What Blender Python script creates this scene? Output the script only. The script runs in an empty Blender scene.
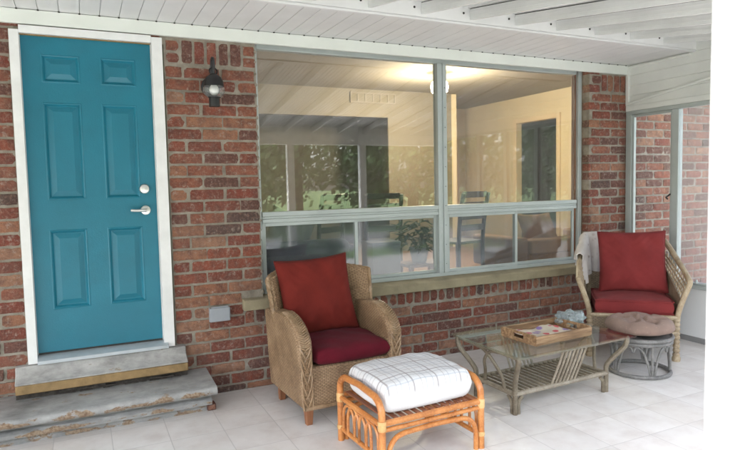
import bpy, bmesh, math, random
from mathutils import Vector, Matrix, noise as noise_
random.seed(7)
R = random.Random(11)
scene = bpy.context.scene
COL = scene.collection
PI = math.pi
sin, cos = math.sin, math.cos

# ------------------------------------------------------------------ materials
def newmat(name):
    m = bpy.data.materials.new(name); m.use_nodes = True
    nt = m.node_tree
    for n in list(nt.nodes): nt.nodes.remove(n)
    out = nt.nodes.new('ShaderNodeOutputMaterial')
    b = nt.nodes.new('ShaderNodeBsdfPrincipled')
    nt.links.new(b.outputs[0], out.inputs[0])
    return m, nt, b, out

def N(nt, t, **kw):
    n = nt.nodes.new(t)
    for k, v in kw.items():
        if k.startswith('i_'):
            key = k[2:]
            n.inputs[int(key) if key.isdigit() else key.replace('_', ' ')].default_value = v
        else: setattr(n, k, v)
    return n

def math_(nt, op, a, b=None, c=None):
    n = nt.nodes.new('ShaderNodeMath'); n.operation = op
    for i, v in enumerate((a, b, c)):
        if v is None: continue
        if isinstance(v, (int, float)): n.inputs[i].default_value = v
        else: nt.links.new(v, n.inputs[i])
    return n.outputs[0]

def mixc(nt, fac, a, b, mode='MIX'):
    n = nt.nodes.new('ShaderNodeMix'); n.data_type = 'RGBA'; n.blend_type = mode
    if isinstance(fac, (int, float)): n.inputs[0].default_value = fac
    else: nt.links.new(fac, n.inputs[0])
    for i, v in ((6, a), (7, b)):
        if isinstance(v, (tuple, list)): n.inputs[i].default_value = (*v[:3], 1)
        else: nt.links.new(v, n.inputs[i])
    return n.outputs[2]

def ramp(nt, fac, stops, mode='LINEAR'):
    n = nt.nodes.new('ShaderNodeValToRGB'); cr = n.color_ramp; cr.interpolation = mode
    while len(cr.elements) < len(stops): cr.elements.new(0.5)
    for e, (p, c) in zip(cr.elements, stops):
        e.position = p; e.color = (*c, 1) if isinstance(c, (tuple, list)) else (c, c, c, 1)
    nt.links.new(fac, n.inputs[0])
    return n.outputs[0]

def noise(nt, scale, detail=4, rough=.55, vec=None):
    n = N(nt, 'ShaderNodeTexNoise'); n.inputs['Scale'].default_value = scale
    n.inputs['Detail'].default_value = detail; n.inputs['Roughness'].default_value = rough
    if vec is None: vec = N(nt, 'ShaderNodeTexCoord').outputs['Object']
    nt.links.new(vec, n.inputs['Vector'])
    return n.outputs[0]

def bump(nt, b, h, strength=.3, dist=.01):
    n = N(nt, 'ShaderNodeBump'); n.inputs['Strength'].default_value = strength; n.inputs['Distance'].default_value = dist
    nt.links.new(h, n.inputs['Height']); nt.links.new(n.outputs[0], b.inputs['Normal'])

def simple(name, col, rough=.5, var=.12, scale=6., bs=0., bscale=60., metal=0., spec=.5, sheen=0.):
    m, nt, b, o = newmat(name)
    d = tuple(c * (1 - var) for c in col); l = tuple(min(1, c * (1 + var)) for c in col)
    f = noise(nt, scale, 6, .6)
    nt.links.new(ramp(nt, f, [(.3, d), (.7, l)]), b.inputs['Base Color'])
    r2 = noise(nt, scale * 2.3, 4)
    nt.links.new(math_(nt, 'MULTIPLY_ADD', r2, .25, rough - .12), b.inputs['Roughness'])
    b.inputs['Metallic'].default_value = metal
    b.inputs['Specular IOR Level'].default_value = spec
    if sheen:
        b.inputs['Sheen Weight'].default_value = sheen
    if bs: bump(nt, b, noise(nt, bscale, 5), bs, .004)
    return m

def brick_mat():
    m, nt, b, o = newmat('brick')
    g = N(nt, 'ShaderNodeNewGeometry')
    tc = N(nt, 'ShaderNodeTexCoord')
    rnd = g.outputs['Random Per Island']
    base = ramp(nt, rnd, [(0, (.225, .072, .052)), (.13, (.29, .090, .060)), (.27, (.13, .066, .056)), (.35, (.29, .112, .075)), (.47, (.235, .068, .050)),
                          (.58, (.36, .170, .105)), (.67, (.155, .070, .058)), (.76, (.29, .108, .070)), (.87, (.38, .205, .135)), (.93, (.09, .062, .058)), (.96, (.33, .145, .09))], 'CONSTANT')
    n1 = noise(nt, 14, 8, .65, tc.outputs['Object'])
    n2 = noise(nt, 55, 6, .7, tc.outputs['Object'])
    c = mixc(nt, ramp(nt, n1, [(.42, 0.), (.66, .7)]), base, (.115, .060, .053))
    c = mixc(nt, ramp(nt, n2, [(.48, 0.), (.72, .55)]), c, (.40, .25, .18))
    n3 = noise(nt, 22, 9, .75, tc.outputs['Object'])
    c = mixc(nt, ramp(nt, n3, [(.54, 0.), (.68, .8)]), c, (.46, .38, .33))      # lime bloom and mortar smears
    n4 = noise(nt, 2.2, 8, .7, tc.outputs['Object'])
    c = mixc(nt, ramp(nt, n4, [(.48, 0.), (.72, .55)]), c, (.20, .125, .105))      # old grime
    nt.links.new(c, b.inputs['Base Color'])
    b.inputs['Roughness'].default_value = .85
    b.inputs['Specular IOR Level'].default_value = .25
    n5 = noise(nt, 160, 4, .7, tc.outputs['Object'])
    h = math_(nt, 'ADD', math_(nt, 'ADD', n2, math_(nt, 'MULTIPLY', n1, 1.4)), math_(nt, 'MULTIPLY', n5, .35))
    bump(nt, b, h, 1., .014)
    return m

def mortar_mat():
    m, nt, b, o = newmat('mortar')
    n1 = noise(nt, 9, 7, .7); n2 = noise(nt, 120, 4)
    c = ramp(nt, n1, [(.3, (.175, .15, .125)), (.5, (.27, .24, .20)), (.72, (.38, .345, .295))])
    nt.links.new(c, b.inputs['Base Color']); b.inputs['Roughness'].default_value = .95
    bump(nt, b, n2, .6, .004)
    return m

def weave_mat(name, dark, mid, light, pr=.012, ps=.017, strength=.7):
    m, nt, b, o = newmat(name)
    tc = N(nt, 'ShaderNodeTexCoord')
    sp = N(nt, 'ShaderNodeSeparateXYZ'); nt.links.new(tc.outputs['Object'], sp.inputs[0])
    sn = N(nt, 'ShaderNodeSeparateXYZ'); nt.links.new(tc.outputs['Normal'], sn.inputs[0])
    ax = math_(nt, 'ABSOLUTE', sn.outputs[0]); ay = math_(nt, 'ABSOLUTE', sn.outputs[1]); az = math_(nt, 'ABSOLUTE', sn.outputs[2])
    side = math_(nt, 'GREATER_THAN', ax, ay); top = math_(nt, 'GREATER_THAN', az, .75)
    x, y, z = sp.outputs
    def sel(f, a, c): # f ? a : c
        return math_(nt, 'ADD', math_(nt, 'MULTIPLY', f, a), math_(nt, 'MULTIPLY', math_(nt, 'SUBTRACT', 1, f), c))
    u = sel(side, y, x); v = sel(top, y, z); u = sel(top, x, u)
    wob = noise(nt, 18, 2, .5, tc.outputs['Object'])
    v = math_(nt, 'ADD', v, math_(nt, 'MULTIPLY', wob, .006))
    row = math_(nt, 'FLOOR', math_(nt, 'DIVIDE', v, pr))
    s = math_(nt, 'SINE', math_(nt, 'ADD', math_(nt, 'MULTIPLY', u, PI / ps), math_(nt, 'MULTIPLY', row, PI)))
    r = math_(nt, 'ABSOLUTE', math_(nt, 'SINE', math_(nt, 'MULTIPLY', v, PI / pr)))
    h = math_(nt, 'MULTIPLY', math_(nt, 'POWER', r, .6), math_(nt, 'MULTIPLY_ADD', s, .42, .58))
    n1 = noise(nt, 7, 5, .6, tc.outputs['Object']); n2 = noise(nt, 70, 3, .6, tc.outputs['Object'])
    c = ramp(nt, math_(nt, 'ADD', math_(nt, 'MULTIPLY', n1, .6), math_(nt, 'MULTIPLY', n2, .4)), [(.36, dark), (.5, mid), (.64, light)])
    hole = ramp(nt, h, [(.03, .0), (.32, 1.)])
    c = mixc(nt, hole, tuple(k * .55 for k in dark), c)
    nt.links.new(c, b.inputs['Base Color'])
    b.inputs['Roughness'].default_value = .6
    bump(nt, b, h, strength, .006)
    return m

def cloth_mat(name, col, var=.12, weave=260., rough=.9, sheen=.03, wr=.35):
    m, nt, b, o = newmat(name)
    tc = N(nt, 'ShaderNodeTexCoord')
    n1 = noise(nt, 5, 5, .6, tc.outputs['Object']); n2 = noise(nt, weave, 3, .6, tc.outputs['Object'])
    d = tuple(c * (1 - var) for c in col); l = tuple(min(1, c * (1 + var)) for c in col)
    f = math_(nt, 'ADD', math_(nt, 'MULTIPLY', n1, .65), math_(nt, 'MULTIPLY', n2, .35))
    nt.links.new(ramp(nt, f, [(.35, d), (.65, l)]), b.inputs['Base Color'])
    b.inputs['Roughness'].default_value = rough; b.inputs['Sheen Weight'].default_value = sheen
    b.inputs['Specular IOR Level'].default_value = .2
    h = math_(nt, 'ADD', math_(nt, 'MULTIPLY', n2, .25), math_(nt, 'MULTIPLY', noise(nt, 9, 3, .5, tc.outputs['Object']), 1.6))
    bump(nt, b, h, wr, .012)
    return m

def cane_mat(name, cols, rough=.35, band=0.):
    m, nt, b, o = newmat(name)
    tc = N(nt, 'ShaderNodeTexCoord')
    n1 = noise(nt, 11, 5, .6, tc.outputs['Object']); n2 = noise(nt, 90, 4, .6, tc.outputs['Object'])
    f = math_(nt, 'ADD', math_(nt, 'MULTIPLY', n1, .6), math_(nt, 'MULTIPLY', n2, .4))
    nt.links.new(ramp(nt, f, [(.34, cols[0]), (.5, cols[1]), (.66, cols[2])]), b.inputs['Base Color'])
    nt.links.new(math_(nt, 'MULTIPLY_ADD', n1, .3, rough - .15), b.inputs['Roughness'])
    bump(nt, b, n2, .2, .003)
    return m

def wood_mat(name, cols, axis=0, rough=.5, scale=1.):
    m, nt, b, o = newmat(name)
    tc = N(nt, 'ShaderNodeTexCoord'); mp = N(nt, 'ShaderNodeMapping')
    sc = [26 * scale] * 3; sc[axis] = 2.2 * scale
    mp.inputs['Scale'].default_value = sc
    nt.links.new(tc.outputs['Object'], mp.inputs['Vector'])
    n1 = noise(nt, 1.6, 7, .65, mp.outputs[0])
    nt.links.new(ramp(nt, n1, [(.3, cols[0]), (.5, cols[1]), (.68, cols[2])]), b.inputs['Base Color'])
    b.inputs['Roughness'].default_value = rough
    bump(nt, b, n1, .25, .003)
    return m

def glass_mat(name, ior=1.52, rough=0., tint=(.93, .96, .945), haze=0., hazecol=(.7, .72, .72), hv=.4):
    m, nt, b, o = newmat(name)
    nt.nodes.remove(b)
    t = N(nt, 'ShaderNodeBsdfTransparent'); t.inputs[0].default_value = (*tint, 1)
    g = N(nt, 'ShaderNodeBsdfGlossy'); g.inputs['Roughness'].default_value = rough; g.inputs[0].default_value = (1, 1, 1, 1)
    f = N(nt, 'ShaderNodeFresnel'); f.inputs[0].default_value = ior
    # both faces of the pane reflect alike, from outside and from within the thin box
    geo = N(nt, 'ShaderNodeNewGeometry')
    f2 = N(nt, 'ShaderNodeFresnel'); f2.inputs[0].default_value = 1 / 1.0001 * 1.0 if False else ior
    lay = N(nt, 'ShaderNodeLayerWeight'); lay.inputs[0].default_value = .5
    # Schlick with the facing value: F0 + (1-F0)*facing^5
    f0 = ((ior - 1) / (ior + 1)) ** 2
    fr = math_(nt, 'MULTIPLY_ADD', math_(nt, 'POWER', lay.outputs['Facing'], 5.), 1 - f0, f0)
    nt.nodes.remove(f); nt.nodes.remove(f2); nt.nodes.remove(geo)
    mx = N(nt, 'ShaderNodeMixShader'); nt.links.new(fr, mx.inputs[0]); nt.links.new(t.outputs[0], mx.inputs[1]); nt.links.new(g.outputs[0], mx.inputs[2])
    last = mx
    if haze:
        df = N(nt, 'ShaderNodeBsdfDiffuse'); df.inputs[0].default_value = (*hazecol, 1)
        m2 = N(nt, 'ShaderNodeMixShader')
        nn = noise(nt, 3.5, 5, .6)
        nt.links.new(math_(nt, 'MULTIPLY', ramp(nt, nn, [(.3, 1 - hv), (.7, 1 + hv)]), haze), m2.inputs[0])
        nt.links.new(mx.outputs[0], m2.inputs[1]); nt.links.new(df.outputs[0], m2.inputs[2]); last = m2
    nt.links.new(last.outputs[0], o.inputs[0])
    return m

def tile_mat(x0, y0, p):
    m, nt, b, o = newmat('floor_tiles')
    tc = N(nt, 'ShaderNodeTexCoord'); sp = N(nt, 'ShaderNodeSeparateXYZ'); nt.links.new(tc.outputs['Object'], sp.inputs[0])
    def cell(v, o0): return math_(nt, 'DIVIDE', math_(nt, 'SUBTRACT', v, o0), p)
    cx, cy = cell(sp.outputs[0], x0), cell(sp.outputs[1], y0)
    def dist(c):
        f = math_(nt, 'FRACT', c); return math_(nt, 'MINIMUM', f, math_(nt, 'SUBTRACT', 1, f))
    d = math_(nt, 'MINIMUM', dist(cx), dist(cy))
    joint = ramp(nt, d, [(.005, .6), (.010, 0.)])
    cmb = N(nt, 'ShaderNodeCombineXYZ'); nt.links.new(math_(nt, 'FLOOR', cx), cmb.inputs[0]); nt.links.new(math_(nt, 'FLOOR', cy), cmb.inputs[1])
    wn = N(nt, 'ShaderNodeTexWhiteNoise'); wn.noise_dimensions = '3D'; nt.links.new(cmb.outputs[0], wn.inputs['Vector'])
    add = N(nt, 'ShaderNodeVectorMath'); add.operation = 'MULTIPLY_ADD'
    nt.links.new(wn.outputs['Color'], add.inputs[0]); add.inputs[1].default_value = (9, 9, 9); nt.links.new(tc.outputs['Object'], add.inputs[2])
    mar = noise(nt, 5.5, 7, .62, add.outputs[0]); fine = noise(nt, 30, 5, .6, add.outputs[0])
    c = ramp(nt, mar, [(.3, (.64, .60, .575)), (.5, (.73, .705, .685)), (.7, (.78, .765, .75))])
    tv = math_(nt, 'MULTIPLY_ADD', wn.outputs['Value'], .07, .95)
    cm = N(nt, 'ShaderNodeVectorMath'); cm.operation = 'SCALE'; nt.links.new(c, cm.inputs[0]); nt.links.new(tv, cm.inputs['Scale'])
    dirt = noise(nt, 1.3, 6, .6, tc.outputs['Object'])
    c2 = mixc(nt, ramp(nt, dirt, [(.45, 0.), (.75, .35)]), cm.outputs[0], (.50, .46, .43))
    c2 = mixc(nt, joint, c2, (.44, .425, .41))
    nt.links.new(c2, b.inputs['Base Color'])
    nt.links.new(math_(nt, 'MULTIPLY_ADD', fine, .25, .28), b.inputs['Roughness'])
    h = math_(nt, 'SUBTRACT', math_(nt, 'MULTIPLY', fine, .15), joint)
    bump(nt, b, h, .35, .003)
    return m

def worn_paint(name, paint, under, scale=7., thr=.56, axisz=None):
    m, nt, b, o = newmat(name)
    tc = N(nt, 'ShaderNodeTexCoord'); mp = N(nt, 'ShaderNodeMapping'); mp.inputs['Scale'].default_value = (.8, 1.3, 1.3)
    nt.links.new(tc.outputs['Object'], mp.inputs['Vector'])
    n1 = noise(nt, scale, 9, .68, mp.outputs[0]); n2 = noise(nt, 3, 5, .6, tc.outputs['Object']); n3 = noise(nt, 60, 5, .6, tc.outputs['Object'])
    st_ = noise(nt, 9, 8, .7, mp.outputs[0])
    pc = ramp(nt, math_(nt, 'ADD', math_(nt, 'MULTIPLY', n2, .45), math_(nt, 'MULTIPLY', st_, .55)), [(.36, tuple(c * .55 for c in paint)), (.5, paint), (.62, tuple(min(1, c * 1.35) for c in paint))])
    uc = ramp(nt, n3, [(.35, under[0]), (.6, under[1])])
    f = n1
    if axisz:
        sp = N(nt, 'ShaderNodeSeparateXYZ'); nt.links.new(tc.outputs['Object'], sp.inputs[0])
        for zc, w, amt in axisz:   # paint is worn off along the edges of the step
            dz = math_(nt, 'ABSOLUTE', math_(nt, 'SUBTRACT', sp.outputs[2], zc))
            f = math_(nt, 'ADD', f, math_(nt, 'MULTIPLY', ramp(nt, math_(nt, 'DIVIDE', dz, w), [(0., 1.), (1., 0.)]), amt))
    w = ramp(nt, f, [(thr, 0.), (thr + .035, 1.)])
    nt.links.new(mixc(nt, w, pc, uc), b.inputs['Base Color'])
    nt.links.new(math_(nt, 'MULTIPLY_ADD', w, .3, .5), b.inputs['Roughness'])
    bump(nt, b, math_(nt, 'SUBTRACT', math_(nt, 'MULTIPLY', n3, .4), w), .5, .004)
    return m

def plaid_mat():
    m, nt, b, o = newmat('plaid_cloth')
    tc = N(nt, 'ShaderNodeTexCoord'); sp = N(nt, 'ShaderNodeSeparateXYZ'); nt.links.new(tc.outputs['Object'], sp.inputs[0])
    sn = N(nt, 'ShaderNodeSeparateXYZ'); nt.links.new(tc.outputs['Normal'], sn.inputs[0])
    wob = noise(nt, 4, 2, .5, tc.outputs['Object'])
    def stripes(v, off, p, w):
        f = math_(nt, 'FRACT', math_(nt, 'DIVIDE', math_(nt, 'ADD', math_(nt, 'ADD', v, off), math_(nt, 'MULTIPLY', wob, .02)), p))
        d = math_(nt, 'ABSOLUTE', math_(nt, 'SUBTRACT', f, .5))
        return ramp(nt, d, [(w, 1.), (w + .01, 0.)])
    zok = ramp(nt, sp.outputs[2], [(.010, 0.), (.03, 1.)])
    x, y = sp.outputs[0], sp.outputs[1]
    c = (.74, .745, .765)
    n2 = noise(nt, 300, 2, .5, tc.outputs['Object'])
    base = ramp(nt, n2, [(.3, (.58, .585, .60)), (.7, (.68, .68, .69))])
    for v, off in ((x, .02), (y, .05)):
        for o2, p, w, col, a in ((0, .155, .024, (.22, .19, .19), .65), (.03, .155, .012, (.28, .28, .32), .55), (.075, .155, .016, (.32, .35, .40), .5), (.105, .155, .010, (.34, .30, .28), .6)):
            base = mixc(nt, math_(nt, 'MULTIPLY', math_(nt, 'MULTIPLY', stripes(v, off + o2, p, w), a), zok), base, col)
    nt.links.new(base, b.inputs['Base Color']); b.inputs['Roughness'].default_value = .95
    bump(nt, b, math_(nt, 'ADD', math_(nt, 'MULTIPLY', n2, .2), math_(nt, 'MULTIPLY', noise(nt, 8, 4, .5, tc.outputs['Object']), 1.5)), .35, .014)
    return m

def pattern_cloth(name, base, spots, scale=14., thr=.42, amt=.8, rough=.9):
    m, nt, b, o = newmat(name)
    tc = N(nt, 'ShaderNodeTexCoord')
    vo = N(nt, 'ShaderNodeTexVoronoi'); vo.inputs['Scale'].default_value = scale; nt.links.new(tc.outputs['Object'], vo.inputs['Vector'])
    dn = math_(nt, 'ADD', vo.outputs['Distance'], math_(nt, 'MULTIPLY', noise(nt, scale * 3, 4, .6, tc.outputs['Object']), .35))
    f = ramp(nt, dn, [(thr, amt), (thr + .12, 0.)])
    sp = N(nt, 'ShaderNodeSeparateColor'); nt.links.new(vo.outputs['Color'], sp.inputs[0])
    sc = ramp(nt, sp.outputs[0], [(i / max(1, len(spots)), s) for i, s in enumerate(spots)], 'CONSTANT')
    n1 = noise(nt, 6, 4, .6, tc.outputs['Object'])
    bc = ramp(nt, n1, [(.3, tuple(c * .85 for c in base)), (.7, tuple(min(1, c * 1.12) for c in base))])
    nt.links.new(mixc(nt, f, bc, sc), b.inputs['Base Color']); b.inputs['Roughness'].default_value = rough
    b.inputs['Sheen Weight'].default_value = .05
    bump(nt, b, noise(nt, 240, 3, .6, tc.outputs['Object']), .25, .003)
    return m

def leaf_mat(name, cols):
    m, nt, b, o = newmat(name)
    g = N(nt, 'ShaderNodeNewGeometry')
    c = ramp(nt, g.outputs['Random Per Island'], [(0, cols[0]), (.5, cols[1]), (1, cols[2])])
    nt.links.new(c, b.inputs['Base Color'])
    b.inputs['Roughness'].default_value = .5
    t = N(nt, 'ShaderNodeBsdfTranslucent'); nt.links.new(c, t.inputs[0])
    mx = N(nt, 'ShaderNodeMixShader'); mx.inputs[0].default_value = .45
    nt.links.new(b.outputs[0], mx.inputs[1]); nt.links.new(t.outputs[0], mx.inputs[2]); nt.links.new(mx.outputs[0], o.inputs[0])
    return m

def emit_mat(name, col, s):
    m, nt, b, o = newmat(name)
    b.inputs['Base Color'].default_value = (*col, 1); b.inputs['Emission Color'].default_value = (*col, 1); b.inputs['Emission Strength'].default_value = s
    return m

MT = {}
MT['brick'] = brick_mat(); MT['mortar'] = mortar_mat()
MT['white_vinyl'] = simple('white_vinyl', (.66, .665, .67), .42, .06, 3, .05, 40)
MT['cream_trim'] = simple('cream_trim_paint', (.70, .735, .70), .45, .05, 3, .05, 30)
MT['strip_grey'] = simple('grey_base_strip', (.22, .22, .225), .7)
MT['threshold_grey'] = simple('grey_threshold_metal', (.44, .48, .51), .4, .12, 6, .05, 60, metal=.3)
MT['white_paint'] = simple('white_paint', (.74, .75, .755), .5, .07, 8, .15, 50)
MT['roof_metal'] = simple('white_roof_metal', (.68, .69, .69), .38, .08, 2.5, .05, 20)
MT['siding'] = simple('white_siding', (.72, .735, .72), .5, .06, 3, .08, 60)
MT['knee'] = simple('pale_grey_panel', (.70, .72, .735), .5, .05, 2)
MT['alu'] = simple('window_aluminium', (.43, .475, .475), .42, .06, 5, .06, 60, metal=.2)
MT['dark_gap'] = simple('dark_gap', (.03, .028, .026), .8)
MT['door_teal'] = simple('teal_door_paint', (.006, .158, .235), .40, .10, 3.2, .22, 130)
MT['nickel'] = simple('satin_nickel', (.66, .66, .64), .33, .05, 20, metal=.85)
MT['black_metal'] = simple('black_lamp_metal', (.012, .012, .014), .45, .2, 30, .1, 80)
MT['bulb'] = simple('white_bulb', (.85, .85, .82), .3)
MT['lamp_glass'] = glass_mat('lamp_glass', 1.5, .05, (.90, .91, .92), .12, (.75, .76, .76), .1)
MT['grey_plastic'] = simple('grey_outlet_plastic', (.30, .325, .36), .45, .06, 9, .05, 60)
MT['sill_stone'] = simple('olive_stone_sill', (.29, .25, .165), .85, .22, 7, .5, 90)
MT['ochre'] = simple('ochre_concrete', (.27, .18, .085), .9, .25, 12, .6, 90)
MT['step'] = worn_paint('worn_grey_step_paint', (.265, .265, .26), ((.17, .105, .065), (.31, .235, .165)), 8., .60, [(.150, .035, .16), (.068, .026, .15), (.01, .04, .13)])
MT['sill_grey'] = worn_paint('worn_grey_sill_paint', (.36, .355, .345), ((.27, .24, .20), (.36, .31, .25)), 9., .62)
MT['rubble'] = simple('dark_rubble', (.05, .042, .036), .95, .5, 30, 1., 70)
MT['tile'] = tile_mat(1.035, -.045, .319)
MT['wicker'] = weave_mat('tan_wicker', (.175, .105, .056), (.30, .192, .108), (.41, .28, .17), .0098, .0145)
MT['wicker_edge'] = cane_mat('braided_wicker_edge', ((.16, .10, .055), (.275, .18, .103), (.38, .265, .165)))
MT['grey_wicker'] = weave_mat('weathered_wicker', (.17, .125, .08), (.30, .23, .155), (.42, .34, .245), .011, .015)
MT['leg_wood'] = wood_mat('brown_leg_wood', ((.16, .06, .028), (.25, .10, .045), (.32, .15, .075)), 2)
MT['red_cloth'] = cloth_mat('brick_red_cloth', (.145, .017, .0125), .16)
MT['burgundy'] = cloth_mat('burgundy_cloth', (.095, .0045, .0125), .16)
MT['rose_red'] = cloth_mat('faded_red_cloth', (.20, .030, .031), .16)
MT['honey_cane'] = cane_mat('honey_rattan', ((.32, .105, .028), (.48, .185, .052), (.58, .27, .09)), .32)
MT['honey_bind'] = cane_mat('rattan_binding', ((.45, .25, .09), (.58, .36, .15), (.66, .45, .22)), .4)
MT['brown_slat'] = wood_mat('red_brown_slats', ((.13, .045, .022), (.22, .08, .04), (.30, .12, .06)), 1)
MT['grey_cane'] = cane_mat('olive_grey_rattan', ((.095, .074, .050), (.165, .136, .096), (.255, .22, .165)), .45)
MT['pale_cane'] = cane_mat('pale_worn_rattan', ((.16, .13, .095), (.25, .215, .165), (.35, .31, .25)), .5)
MT['stool_cane'] = cane_mat('grey_rattan', ((.095, .092, .09), (.165, .162, .157), (.25, .243, .235)), .5)
MT['chair_cane'] = cane_mat('tan_grey_rattan', ((.22, .16, .10), (.37, .29, .19), (.50, .42, .30)), .45)
MT['table_glass'] = glass_mat('table_glass', 1.52, 0., (.93, .96, .945))
MT['pane'] = glass_mat('window_glass', 1.9, 0., (.90, .925, .92), .035, (.62, .62, .58))
MT['pane_low'] = glass_mat('dusty_window_glass', 1.7, .05, (.76, .80, .82), .09, (.42, .47, .53))
MT['pane_side'] = glass_mat('side_window_glass', 1.4, 0., (.97, .98, .98), .03, (.7, .72, .72), .1)
MT['screen'] = glass_mat('insect_screen', 1.08, .4, (.96, .97, .98), .20, (.78, .80, .82), .03)
MT['plaid'] = plaid_mat()
MT['tray_wood'] = wood_mat('mango_wood', ((.10, .05, .024), (.24, .14, .07), (.40, .27, .16)), 0, .55)
MT['floral'] = pattern_cloth('floral_paper', (.46, .41, .33), [(.40, .02, .04), (.18, .11, .30), (.62, .55, .45), (.38, .04, .10), (.10, .16, .10)], 15., .48, .95, .7)
MT['plastic'] = glass_mat('pale_plastic_film', 1.5, .12, (.86, .90, .91), .38, (.46, .54, .56))
MT['stool_cloth'] = pattern_cloth('faded_floral_cloth', (.24, .165, .135), [(.31, .21, .18), (.18, .11, .10), (.29, .22, .185)], 34., .30, .5)
MT['throw'] = pattern_cloth('white_knit', (.56, .53, .52), [(.27, .21, .20), (.40, .35, .33)], 15., .30, .7)
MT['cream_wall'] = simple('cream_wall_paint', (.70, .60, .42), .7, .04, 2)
MT['shaded_cream_wall'] = simple('shaded_cream_wall_paint', (.19, .165, .125), .7, .04, 2)  # cream wall darkened: the weaker light on the left is put into the colour
MT['cream_wood'] = simple('cream_trim_wood', (.74, .60, .42), .45, .05, 3)
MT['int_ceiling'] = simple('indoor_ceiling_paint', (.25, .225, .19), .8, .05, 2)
MT['int_floor'] = wood_mat('oak_floor', ((.16, .075, .03), (.25, .13, .06), (.32, .18, .09)), 0, .35)
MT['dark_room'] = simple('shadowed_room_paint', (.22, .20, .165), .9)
MT['tan_leather'] = cloth_mat('tan_upholstery', (.26, .165, .10), .15)
MT['dark_wood'] = simple('dark_chair_wood', (.025, .020, .018), .4)
MT['navy'] = cloth_mat('dark_blue_upholstery', (.020, .026, .035), .2)
MT['leaf_dark'] = leaf_mat('dark_house_plant_leaf', ((.012, .025, .015), (.02, .045, .025), (.04, .07, .045)))
MT['leaf'] = leaf_mat('tree_leaf', ((.06, .12, .035), (.10, .17, .06), (.15, .23, .10)))
MT['leaf2'] = leaf_mat('shrub_leaf', ((.03, .06, .02), (.05, .10, .03), (.085, .14, .05)))
MT['bark'] = simple('tree_bark', (.09, .07, .055), .9, .4, 12, .8, 30)
MT['grass'] = simple('lawn_grass', (.075, .125, .035), .9, .4, 2.5, .6, 60)
MT['asphalt'] = simple('road_asphalt', (.16, .16, .165), .85, .15, 4, .3, 90)
MT['concrete'] = simple('patio_concrete', (.27, .265, .255), .85, .12, 3, .3, 70)
MT['paper_white'] = simple('pale_box_card', (.27, .30, .34), .7, .1, 4)
MT['lamp_on'] = emit_mat('lit_lamp_globe', (1., .82, .55), 3.)
MT['pot'] = simple('brown_pot_glaze', (.20, .09, .05), .4, .3, 10)

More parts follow.
